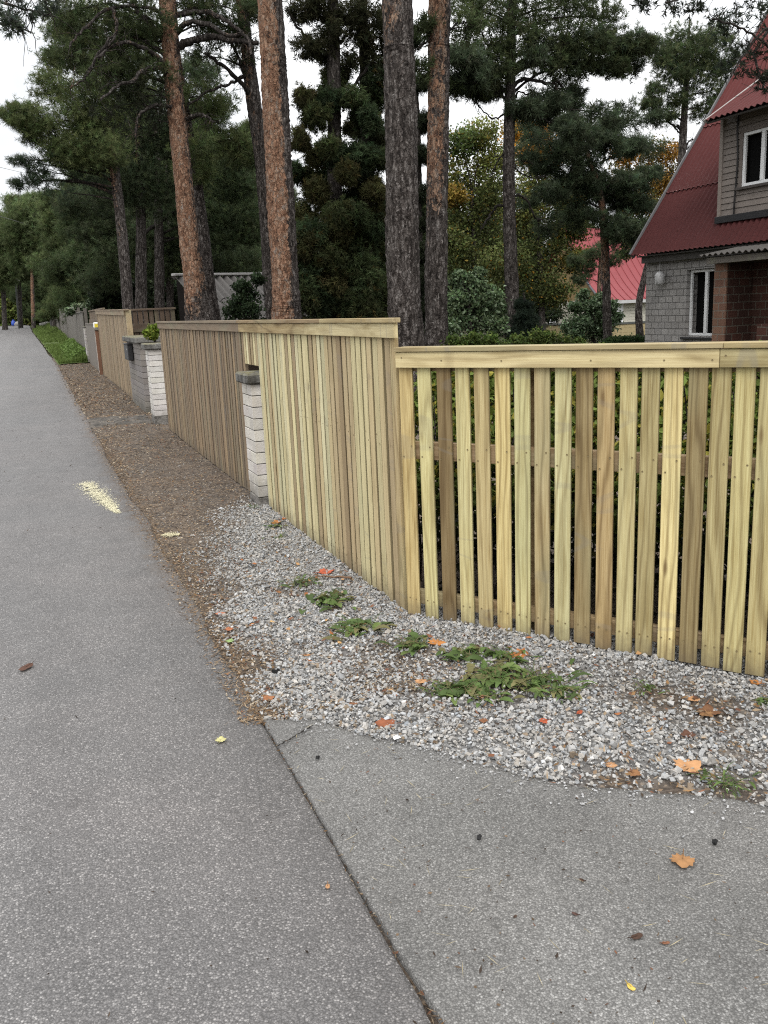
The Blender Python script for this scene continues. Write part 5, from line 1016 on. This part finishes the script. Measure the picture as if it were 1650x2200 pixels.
# ---------------------------------------------------------------- background pines: three built, the rest copied
BG='crowded background pines far behind the gardens'; BL='dark background pine far behind the gardens, one of a crowded row'
protos=[]
def bgpine(Yy,x,h,wpx,seed,kind):
    global rng
    rng=np.random.default_rng(seed); b=W(x,690,Yy); b[2]=float(tz(b[0],b[1]))
    t=Tree.__new__(Tree); t.crown=MB();t.limb=MB();t.Y=Yy
    n=26; t.pts=np.stack([b[0]+np.cumsum(rng.normal(0,.04,n)),b[1]+np.cumsum(rng.normal(0,.04,n)),np.linspace(b[2]-.1,b[2]+h,n)],-1); t.rad=np.linspace(.19,.04,n)
    z=np.linspace(0,1,n); t.tc=np.stack([np.clip(z*2-.5,0,.6),0*z+.25,0*z],-1); t.lc=(.3,.4,0); t.root=thing('pine_tree',BL,'pine tree',b,BG)
    mb=MB(); tube(mb,t.pts,t.rad,8,t.tc,0,.08); mb.build('trunk',M['bark'],t.root)
    np_=int(30 if kind==0 else 34)
    for q in range(np_):
        f=(q+.5)/np_; zz=b[2]+h*(.22+.76*f if kind==0 else .10+.88*f); rr=(2.2*(1-f)**.7+.5)*(1 if kind==0 else 1.05); a=q*2.4+rng.uniform(-.4,.4); o=rr*rng.uniform(.3,.8)
        P=np.array([t.pts[0][0]+o*math.cos(a),t.pts[0][1]+o*math.sin(a),zz]); t.pad(P,rng.uniform(.75,1.15)*(.6+.6*(1-f)),1.25,np.array([(.07,.095,.042),(.08,.105,.044),(.085,.11,.045)][seed%3]),.26,.026,12,'needle',True,.6,twig=False,cvar=.4)
    t.done(); return t.root
for i,(Yy,x,h,k) in enumerate(((44,330,11,0),(48,460,12,1),(46,250,10,1))): protos.append(bgpine(Yy,x,h,10,31+i,k))
rng=np.random.default_rng(77)
def copy_tree(o):
    c=o.copy(); C.objects.link(c)
    for ch in o.children: d=ch.copy(); C.objects.link(d); d.parent=c
    return c
k=0
for Yy,x,sc in ((52,200,.75),(40,400,.8),(56,290,1.),(42,540,.85),(50,620,.72),(46,690,.62),(44,770,.58),(54,840,.75),(46,905,.85),(62,960,1.05),(66,1050,1.0),(64,1130,1.),(70,1230,1.05),(58,150,.7),(90,90,.8),(96,40,.8),(100,0,.85),(68,1330,.9),(72,1420,.95),(52,580,1.),(60,360,1.1),(38,480,.72),(110,140,.95)):
    c=copy_tree(protos[k%3]); P=W(x,690,Yy); c.location=(P[0],P[1],float(tz(P[0],P[1]))); c.rotation_euler=(0,0,rng.uniform(0,6.28)); s_=sc*rng.uniform(.92,1.08); c.scale=(s_,s_,s_); k+=1
# understory mass so that no open horizon shows between the trunks
UB='dark undergrowth bushes behind the fences'
for Yy,x,r,lab in ((34,250,36,'dark undergrowth bush far behind the long grey fence'),(36,330,36,'dark undergrowth bush between the roadside trunks'),(38,430,40,'dark undergrowth bush left of the shed'),(40,1060,36,'dark undergrowth behind the grey-green bush'),(42,1140,36,'dark undergrowth behind the young spruce'),(30,960,34,'dark undergrowth behind the slimmer brown trunk'),(30,620,40,'dark undergrowth behind the shed and orange trunk')):
    shrub('undergrowth_bush',lab,'bush',Yy,[(x,690,5),(x,670,4),(x,655,3)],[(x+dx,645+dy,r*.7) for dx in(-40,-12,18,44) for dy in(-22,6,34)],(.024,.036,.017),.14,1.1,group=UB)
# hedge behind the low picket fence
hd=thing('garden_hedge','leafy green and yellowing hedge filling the space right behind the low picket fence','hedge',C0+d2*1.1+n2*.6)
mb=MB(); n=34000; tt=rng.uniform(-.35,3.2,n); oo=.26+.85*rng.random(n); top=.62+.66*sstep(.22,.85,oo)+.22*(fbm(tt*4,oo*4)-.5); zz=top-rng.exponential(.10,n)-np.where(rng.random(n)<.25,rng.random(n)*.5,0); zz=np.maximum(zz,.03)
P=C0+d2*tt[:,None]+n2*oo[:,None]+EZ*zz[:,None]
kp=(rng.random(n)<np.clip(fbm(tt*6,zz*6,oo*6)*3.-.6,.15,1))&(P[:,0]>1.80); P=P[kp]; zz=zz[kp]
cl=np.where((rng.random(len(P))<.16)[:,None],np.array([.28,.25,.045]),np.array([.12,.165,.034]))*np.clip(.06+sstep(.30,.85,zz)[:,None],0,1)  # last factor paints the hedge's shade into the lower leaves
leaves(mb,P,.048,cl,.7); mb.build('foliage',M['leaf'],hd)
mb=MB()
for q in range(46):
    b=C0+d2*rng.uniform(-.3,3.1)+n2*rng.uniform(.35,.8); tube(mb,curve(b-EZ*.03,b+np.array([rng.normal(0,.12),rng.normal(0,.12),rng.uniform(.9,1.2)]),0,7,.12),np.linspace(.008,.003,7),5,(.1,.5,0))
mb.build('stems',M['bark'],hd)
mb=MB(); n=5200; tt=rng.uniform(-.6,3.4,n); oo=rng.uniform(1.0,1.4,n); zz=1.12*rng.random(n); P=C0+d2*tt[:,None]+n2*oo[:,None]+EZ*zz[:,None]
P=P[P[:,0]>1.85]; n=len(P); leaves(mb,P,.085,np.tile(np.array([.014,.019,.008]),(n,1)),.2); mb.build('inner_foliage',M['leaf'],hd)  # almost black leaf colour stands for the shaded inside of the hedge
# ---------------------------------------------------------------- verge grass, weeds, fallen leaves and other small things
mb=MB(); n=15000; gy=30.6+50*rng.random(n)**1.5; xl=road_edge(gy)+.10; gx=xl+(1.63-xl)*rng.random(n); k_=~((gy>44)&(gy<46.5)&(gx<1.2))&(fbm(gx*2,gy*.6)>.25); gx,gy=gx[k_],gy[k_]; n=len(gx)
h=(.09+.07*rng.random(n))*(1+1.3*sstep(1.0,1.5,gx))*(.75+.25*(gy/35)); a=rng.uniform(0,2*PI,n); w=.02*(gy/32); b=np.stack([gx,gy,tz(gx,gy)],-1); dr=np.stack([np.cos(a),np.sin(a),0*a],-1)
V=np.stack([b-dr*w[:,None],b+dr*w[:,None],b+dr[:,[1,0,2]]*h[:,None]*.5+EZ*h[:,None]],1)
mb.add(V.reshape(-1,3),np.arange(3*n).reshape(-1,3),np.repeat(np.array([.115,.165,.042])*rng.uniform(.6,1.3,n)[:,None],3,0))
n=2600; gy=rng.uniform(31,40,n); gx=rng.normal(1.38,.16,n); k_=gx<1.62; gx,gy=gx[k_],gy[k_]; P=np.stack([gx,gy,tz(gx,gy)+.05+.40*rng.random(len(gx))*np.clip((gx-.8)*1.6,.1,1)],-1); leaves(mb,P,.10,np.tile(np.array([.115,.18,.045]),(len(P),1)),.6)
tag(mb.build('verge_grass',M['leaf'],base=np.zeros(3)),'bright green grass and weeds on the verge beside the long grey fence','grass',kind='stuff')
mb=MB(); X,Yq=np.meshgrid(np.linspace(0,1,14),nonuni(30.4,82,.3,1.02)); xe=road_edge(Yq)+.05+.12*(fbm(Yq*2,Yq*0)-.3); Xx=xe+(1.68-xe)*X; Zz=tz(Xx,Yq)+.03*sstep(0,.15,X)+.012
grid(mb,Xx,Yq,Zz,(.085,.115,.038)); mb2=mb.build('grass_verge',M['chip'],base=np.zeros(3)); struct(mb2)
# weeds in the gravel
WG='weeds growing in the gravel'
def weed(px,py,r,nl,label,broad=.30,lean=.35):
    g=G(px,py); g[2]=float(soil_z(g[0],g[1]))+.008; t=thing('weed_plant',label,'weed',g,WG); k=depth(g)/F; R=r*k; mb=MB()
    for i in range(int(nl*1.5)):
        a=rng.uniform(0,2*PI); L=R*rng.uniform(.35,.95); wv=L*broad*rng.uniform(.7,1.3); off=rng.normal(0,.5*R,2); m=9; u=np.linspace(0,1,m)
        d=np.array([math.cos(a),math.sin(a),0]); s=np.array([-d[1],d[0],0]); rise=rng.uniform(.12,.5)*L; tw=rng.normal(0,.3)
        cen=g+np.array([off[0],off[1],.004])+d*(u*L)[:,None]+EZ*(rise*np.sin(np.clip(u,0,1)*2.6)*.55)[:,None]
        ww=wv*np.sin(np.clip(u*.93+.07,0,1)*PI)**.8*(1+.16*np.array([0,1,-1,1,-1,1,-1,1,0])*(1 if broad<.35 else .35))
        sv=s[None,:]+EZ*(.25+tw*u)[:,None]; sv2=s[None,:]-EZ*(.25-tw*u)[:,None]
        V=np.stack([cen-sv2*ww[:,None]*.5*1,cen-EZ*.1*ww[:,None],cen+sv*ww[:,None]*.5],1)
        V[:,0]=cen-s*ww[:,None]*.5+EZ*(.12*ww)[:,None]; V[:,2]=cen+s*ww[:,None]*.5+EZ*((.12+tw*.5)*ww)[:,None]
        q=[]; 
        for j in range(m-1):
            for c_ in range(2): q.append((j*3+c_,j*3+c_+1,(j+1)*3+c_+1,(j+1)*3+c_))
        cc=np.array(random.choice([(.10,.155,.045),(.08,.125,.038),(.13,.18,.055),(.07,.105,.034),(.15,.14,.06)]))*rng.uniform(.75,1.2); col=np.repeat((cc*(.75+.35*u)[:,None]),3,0); col[1::3]*=1.12
        mb.add(V.reshape(-1,3),np.array(q),col,None,0,True)
    mb.build('leaves',M['weed'],t)
    mb=MB()
    for i in range(int(nl*1.4)):
        a=rng.uniform(0,2*PI); L=R*rng.uniform(.4,1.2); o=rng.normal(0,.3*R,2); p0=g+np.array([o[0],o[1],0]); tube(mb,curve(p0,p0+np.array([math.cos(a)*L,math.sin(a)*L,L*rng.uniform(.0,.5)]),.2,5,.1),np.linspace(.0016,.0007,5),4,np.array(random.choice([(.09,.15,.04),(.2,.17,.09),(.07,.12,.03)])))
    mb.build('stalks',M['weed'],t)
for a in ((652,1262,36,20,'small wispy weed nearest the red leaf, against the gravel by the tall fence',.2),(712,1300,44,26,'low dark green weed clump below the tall fence, second from the back',.42),(768,1358,52,30,'toothed weed clump in the gravel midway along the tall fence foot',.36),(886,1392,44,22,'bright green rosette in front of the first pickets beside an orange leaf',.40),(1012,1420,42,20,'broad-leaved weed in front of the third and fourth pickets',.48),(990,1490,46,22,'broad round-leaved weed nearest the driveway',.6),(1060,1462,60,34,'spreading weed in the middle of the gravel patch',.34),(1150,1475,60,34,'large jagged dandelion rosette in the middle of the gravel',.22),(1205,1500,40,22,'ragged weed at the right end of the green patch',.25),(1090,1425,44,22,'toothed weed behind the spreading weed, under the sixth picket',.36),(1045,1505,46,22,'low leafy weed between the round-leaved weed and the spreading weed',.4),(945,1490,36,18,'thin grassy weed left of the broad leaves',.14),(1390,1490,30,12,'sparse weed in the brown litter on the right',.2),(1560,1690,46,18,'wilting tuft at the driveway edge near the right frame edge',.16),(592,1135,22,10,'small weed at the fence foot near the white pillar',.4),(545,1095,16,8,'tiny green sprout at the base of the white pillar',.3),(598,1160,18,8,'little sprout in the gravel below the first new boards',.35),(1640,1520,22,8,'small leaf tuft under the last pickets',.5)):
    weed(*a)
# fallen leaves
LG='fallen autumn leaves on the ground'
MAPLE=[(0,-.36),(.08,-.24),(.24,-.31),(.27,-.20),(.44,-.20),(.40,-.05),(.51,.08),(.37,.14),(.40,.36),(.24,.31),(.17,.44),(0,.58),(-.17,.44),(-.24,.31),(-.40,.36),(-.37,.14),(-.51,.08),(-.40,-.05),(-.44,-.20),(-.27,-.20),(-.24,-.31),(-.08,-.24)]
OVAL=[(.26*math.sin(a)*(1+.08*math.sin(5*a)),-.5*math.cos(a)) for a in np.linspace(0,2*PI,18)[:-1]]
def leaf(px,py,size,col,label,shape='maple',z=.012,curl=.25,rot=None,name='fallen_leaf'):
    g=G(px,py); x,y=g[0],g[1]; onroad=x<road_edge(y) or y<apron_edge(x); g[2]=(float(tz(x,y))+.019 if onroad else float(soil_z(x,y))+z); k=depth(g)/F; R=size*k
    P=np.array(MAPLE if shape=='maple' else OVAL); a=rng.uniform(0,6.28) if rot is None else rot; c,s=math.cos(a),math.sin(a); P=P*(1+rng.normal(0,.05,P.shape)); Q=np.stack([P[:,0]*c-P[:,1]*s,P[:,0]*s+P[:,1]*c],-1)*R
    r=np.linalg.norm(Q,axis=1); zc=curl*R*((r/R)**2*1.3*(.5+.5*np.sin(3*np.arctan2(Q[:,1],Q[:,0])+rng.uniform(0,6))))+.002
    mid=Q*.5; n=len(Q); V=np.vstack([[[0,0,.004]],np.stack([mid[:,0],mid[:,1],zc*.4+.003],-1),np.stack([Q[:,0],Q[:,1],zc],-1)])+g
    i=np.arange(n); j=(i+1)%n; cc=np.array(col); cols=np.vstack([[cc*.8],np.tile(cc*1.05,(n,1))*rng.uniform(.85,1.1,(n,1)),np.tile(cc,(n,1))*rng.uniform(.65,1.15,(n,1))])
    mb=MB(); mb.add(V,[np.stack([0*i,1+i,1+j],-1),np.stack([1+i,1+n+i,1+n+j,1+j],-1)],cols,None,0,True)
    st=V[1+n]; tube(mb,np.array([V[0],st,st+(st-V[0])*.6+EZ*.004]),[.0015,.0015,.001],4,cc*.6)
    o=mb.build(name,M['dryleaf'],None,base=g); tag(o,label,'leaf',LG)
T_=(.50,.27,.13);O_=(.48,.20,.06);R_=(.36,.085,.04);B_=(.17,.085,.045);D_=(.07,.04,.028)
for a in ((1475,1655,68,T_,'large tan maple leaf standing out on the edge of gravel and driveway at the right'),(1466,1865,56,(.34,.18,.08),'crisp brown maple leaf lying alone on the driveway'),(1355,2142,24,(.62,.44,.10),'small yellow leaf at the bottom of the driveway','oval'),(940,1390,42,O_,'orange maple leaf beside the bright green rosette'),(1117,1418,52,(.40,.15,.05),'orange-red leaf in front of the eighth picket'),(906,1470,30,T_,'tan leaf at the left of the weed patch'),(833,1560,50,(.28,.10,.05),'red-brown leaf near the tip of the driveway'),(697,1238,40,(.50,.12,.06),'bright red leaf on gravel beside the tall fence'),(474,1325,24,(.44,.17,.09),'reddish leaf on gravel close to the road edge'),(492,1360,22,(.40,.15,.07),'rusty leaf just nearer than the reddish one at the road edge'),(575,1510,30,(.30,.13,.06),'brown curled leaf where road, gravel and driveway meet'),(1626,1470,30,O_,'orange leaf below the last picket at the right edge'),(1490,1514,28,T_,'pale tan leaf on the brown litter at the right'),(1522,1540,52,B_,'flat brown leaf on the litter at the right'),(1478,1590,36,(.12,.06,.04),'dark brown leaf on the gravel at the right'),(1515,1543,34,(.24,.13,.06),'mid brown leaf overlapping the flat brown one'),(1170,1563,26,R_,'dark red leaf on gravel right of the round-leaved weed'),(1368,2031,30,D_,'dark curled leaf in the middle of the driveway','oval'),(475,1604,26,(.50,.47,.22),'pale yellowish leaf scrap lying on the road asphalt'),(57,1444,40,(.10,.052,.036),'round dark brown dried leaf on the road at the left edge','oval'),(592,1131,28,O_,'orange leaf at the fence foot near the white pillar'),(607,1122,20,(.42,.16,.06),'rust leaf tucked against the fence boards near the white pillar'),(497,1385,22,(.26,.36,.14),'pale green leaf at the road edge of the gravel'),(586,1347,14,(.58,.36,.14),'small peach-coloured leaf in the middle of the gravel','oval'),(700,1343,14,(.56,.33,.13),'small peach-coloured leaf near the toothed weed','oval'),(730,1388,16,(.55,.34,.15),'small peach-coloured leaf just below the toothed weed','oval'),(542,1352,16,(.46,.2,.08),'small orange leaf between the reddish and peach ones','oval'),(1310,1655,28,(.44,.24,.12),'tan leaf at the driveway edge left of the large maple leaf'),(1360,1670,34,(.26,.13,.06),'brown leaf on the soil strip left of the large maple leaf'),(1245,1545,22,R_,'red scrap of leaf below the jagged rosette','oval'),(1030,1395,26,D_,'dark brown leaf between broad weeds under the fourth picket'),(760,1520,20,(.22,.1,.05),'narrow brown leaf on gravel near the road','oval'),(1250,1905,14,D_,'small dark bit of leaf on the driveway beside the crisp leaf','oval'),(1235,1980,16,(.09,.05,.04),'small dark leaf right of the crack in the driveway middle','oval'),(1107,1985,12,(.08,.05,.035),'tiny dark leaf scrap left of the curled leaf','oval'),(1430,2046,18,(.20,.09,.05),'small rust leaf right of the dark curled leaf','oval'),(705,1920,18,(.40,.22,.11),'small pale brown leaf on the road left of the joint','oval'),(600,1280,18,(.3,.14,.06),'brown leaf on gravel left of the weeds','oval'),(660,1415,16,(.42,.2,.08),'rust leaf on gravel between road and toothed weed','oval'),(1040,1560,22,(.22,.1,.05),'brown leaf in the gravel below the round-leaved weed')):
    leaf(*a[:5],**({'shape':a[5]} if len(a)>5 else {}))
# white paper scrap, twig, dark lump
g=G(853,1600); mb=MB(); g[2]=.026; q=np.array([(-.014,-.009,0),(.013,-.011,.004),(.015,.008,.001),(.002,.012,.006),(-.012,.009,.002)])+g; mb.add(np.vstack([q,[g+EZ*.006]]),[np.array([(0,1,5),(1,2,5),(2,3,5),(3,4,5),(4,0,5)])],(.85,.86,.88)); tag(mb.build('paper_scrap',M['plastic'],None,base=g),'white paper scrap at the tip of the driveway by the gravel','litter')
a_,b_=G(675,1246),G(756,1257); mb=MB(); P=smoothline(np.array([a_+EZ*.03,(a_+b_)/2+EZ*.036,b_+EZ*.04]),12); P[1:-1]+=rng.normal(0,.003,(10,3)); tube(mb,P,np.linspace(.003,.007,12),7,(.17,.10,.06)); tag(mb.build('twig',M['chip'],None,base=a_),'brown twig lying on the gravel beside the red leaf','twig')
g=G(591,1450); g[2]=float(soil_z(g[0],g[1]))+.015; mb=MB(); stones(mb,np.array([g,g+[.018,.006,0],g+[.008,-.01,.005]]),np.array([.035,.026,.022]),np.full((3,3),.02)); tag(mb.build('dark_lump',M['dark'],None,base=g),'small black lump on the gravel near the road edge','stone')
for (px,py,s,lab) in ((683,1642,13,'single black speck of bark at the left of the driveway'),(1030,1817,16,'small dark bark bit beside the pine needles on the driveway'),(1535,1828,16,'small black cone scale near the crisp maple leaf')):
    g=G(px,py); g[2]=.024; mb=MB(); stones(mb,np.array([g,g+[.004,.003,.001]]),np.array([s,s*.7])*depth(g)/F,np.full((2,3),.03)); tag(mb.build('bark_bit',M['dark'],None,base=g),lab,'bark bit')
# boulders, blue object, lamp post, pole and wires at the far end
for (x,y,Yy,s,lab) in ((37,690,92,(.5,.4,.3),'pale boulder at the end of the road beside the blue spot'),(101,694,80,(.7,.5,.3),'pale boulder at the end of the long grey fence')):
    P=W(x,y,Yy); P[2]=float(tz(P[0],P[1]))+.15; mb=MB(); v=IV*np.array(s)*(1+rng.uniform(-.15,.15,(12,1)))*1.0; mb.add(v+P,IF,(.33,.32,.30),None,0,True); tag(mb.build('boulder',M['stone'],None,base=P),lab,'boulder')
P=W(28,686,92); P[2]=float(tz(P[0],P[1])); bo=thing('waste_sack','small blue and white sack standing at the far end of the road','sack',P)
mb=MB(); prof=np.array([(.02,0),(.18,.03),(.20,.2),(.16,.42),(.07,.52),(.09,.58),(.02,.59)]); a=np.append(np.arange(12)*PI/6,0); grid(mb,P[0]+prof[:,:1]*np.cos(a)*1.1,P[1]+prof[:,:1]*np.sin(a),P[2]+prof[:,1:]+0*a,(.03,.08,.42)); mb.build('bag',M['plastic'],bo)
mb=MB(); grid(mb,P[0]+.18+.16*prof[:3,:1]*np.cos(a)*2,P[1]-.15+.5*prof[:3,:1]*np.sin(a),P[2]+prof[:3,1:]*1.0+0*a,(.6,.6,.6)); mb.build('white_bag',M['plastic'],bo)
P=W(40,695,78); P[2]=float(tz(P[0],P[1])); top=W(33,603,78); lp=thing('street_lamp','dark street lamp with a pale flat head at the far end of the road','street lamp',P)
mb=MB(); tube(mb,[P,P+(top-P)*.5,top],[.07,.06,.05],8,(.05,.052,.05)); mb.build('pole',M['metal'],lp)
mb=MB(); pr=np.array([(.02,.20),(.20,.16),(.34,.02),(.30,-.05),(.06,-.10),(.02,-.1)]); grid(mb,top[0]+pr[:,:1]*np.cos(a),top[1]+pr[:,:1]*np.sin(a),top[2]+pr[:,1:]+0*a,(.40,.40,.38)); mb.build('lamp_head',M['metal'],lp)
P=W(109,690,70); P[2]=float(tz(P[0],P[1])); top=W(104,575,70); ul=thing('utility_pole','thin dark pole standing at the end of the long grey fence','pole',P)
mb=MB(); tube(mb,[P,(P+top)/2,top],[.10,.09,.08],8,(.03,.028,.025)); mb.build('shaft',M['metal'],ul); mb=MB(); a0=top-EZ*.5; bx(mb,a0[0]-.35,a0[0]+.35,a0[1]-.05,a0[1]+.05,a0[2]-.05,a0[2]+.05,.01,(.04,.035,.03)); mb.build('cross_arm',M['metal'],ul)
for (p,q,lab) in (((-60,345),(36,368),'upper thin overhead wire against the sky at the left edge'),((-60,447),(44,478),'lower thin overhead wire against the sky at the left edge')):
    mb=MB(); A_=W(*p,40); B_=W(*q,62); u=np.linspace(-.6,1.25,24)[:,None]; L=A_+(B_-A_)*u; tube(mb,L,.012,5,(.06,.06,.06)); tag(mb.build('overhead_wire',M['metal'],None,base=A_),lab,'wire')
# ---------------------------------------------------------------- sky, light, camera
wd=bpy.data.worlds.new("World"); S.world=wd; wd.use_nodes=True; nt=wd.node_tree; nt.nodes.clear(); k=N(nt)
EL,AZ=math.radians(48),math.radians(200)
sky=k.n('TexSky',sky_type='NISHITA'); sky.sun_disc=False; sky.sun_elevation=EL; sky.sun_rotation=AZ; sky.air_density=1.2; sky.dust_density=3; sky.ozone_density=1
v=k.n('TexCoord').outputs['Generated']; cl=k.noise(v,2.2,5,.6)
cloud=k.ramp(cl,[(.30,(11.6,11.9,12.4)),(.45,(15.5,15.7,16.)),(.60,(18.5,18.5,18.5)),(.75,(21,20.8,20.6))])
zz_=k.sep(v)[2]; elev=k.math('MULTIPLY_ADD',k.math('MAXIMUM',zz_,0.),1.05,.62); cl2=k.mix(1,cloud,k.n('CombineColor').outputs[0],'MULTIPLY')
cc_=[q for q in nt.nodes if q.bl_idname=='ShaderNodeCombineColor'][0]
for i_ in range(3): nt.links.new(elev,cc_.inputs[i_])
mx=k.mix(.88,sky.outputs[0],cl2); bg=k.n('Background'); k.set(bg.inputs[0],mx); bg.inputs[1].default_value=.1
out=k.n('OutputWorld'); nt.links.new(bg.outputs[0],out.inputs[0])
sd=bpy.data.lights.new('sun','SUN'); sd.energy=1.5; sd.angle=math.radians(25); sd.color=(1,.965,.92); so=bpy.data.objects.new('sun',sd); C.objects.link(so)
sdir=Vector((math.sin(AZ)*math.cos(EL),math.cos(AZ)*math.cos(EL),math.sin(EL))); so.rotation_euler=sdir.to_track_quat('Z','Y').to_euler(); so.location=(0,-5,20)
cd=bpy.data.cameras.new('camera'); co=bpy.data.objects.new('camera',cd); C.objects.link(co); cd.sensor_fit='VERTICAL'; cd.sensor_height=36; cd.lens=F/2200*36; cd.clip_end=2000; cd.clip_start=.05
from mathutils import Matrix
co.matrix_world=Matrix(((rt[0],up[0],-fw[0],0),(rt[1],up[1],-fw[1],0),(rt[2],up[2],-fw[2],CH),(0,0,0,1)))
S.camera=co
S.render.resolution_x=768; S.render.resolution_y=1024
S.view_settings.view_transform='Standard'; S.view_settings.look='None'; S.view_settings.exposure=0; S.view_settings.gamma=1
S.cycles.filter_width=1.15; S.cycles.use_denoising=False; S.cycles.max_bounces=6; S.cycles.diffuse_bounces=3; S.cycles.transmission_bounces=4; S.cycles.transparent_max_bounces=8
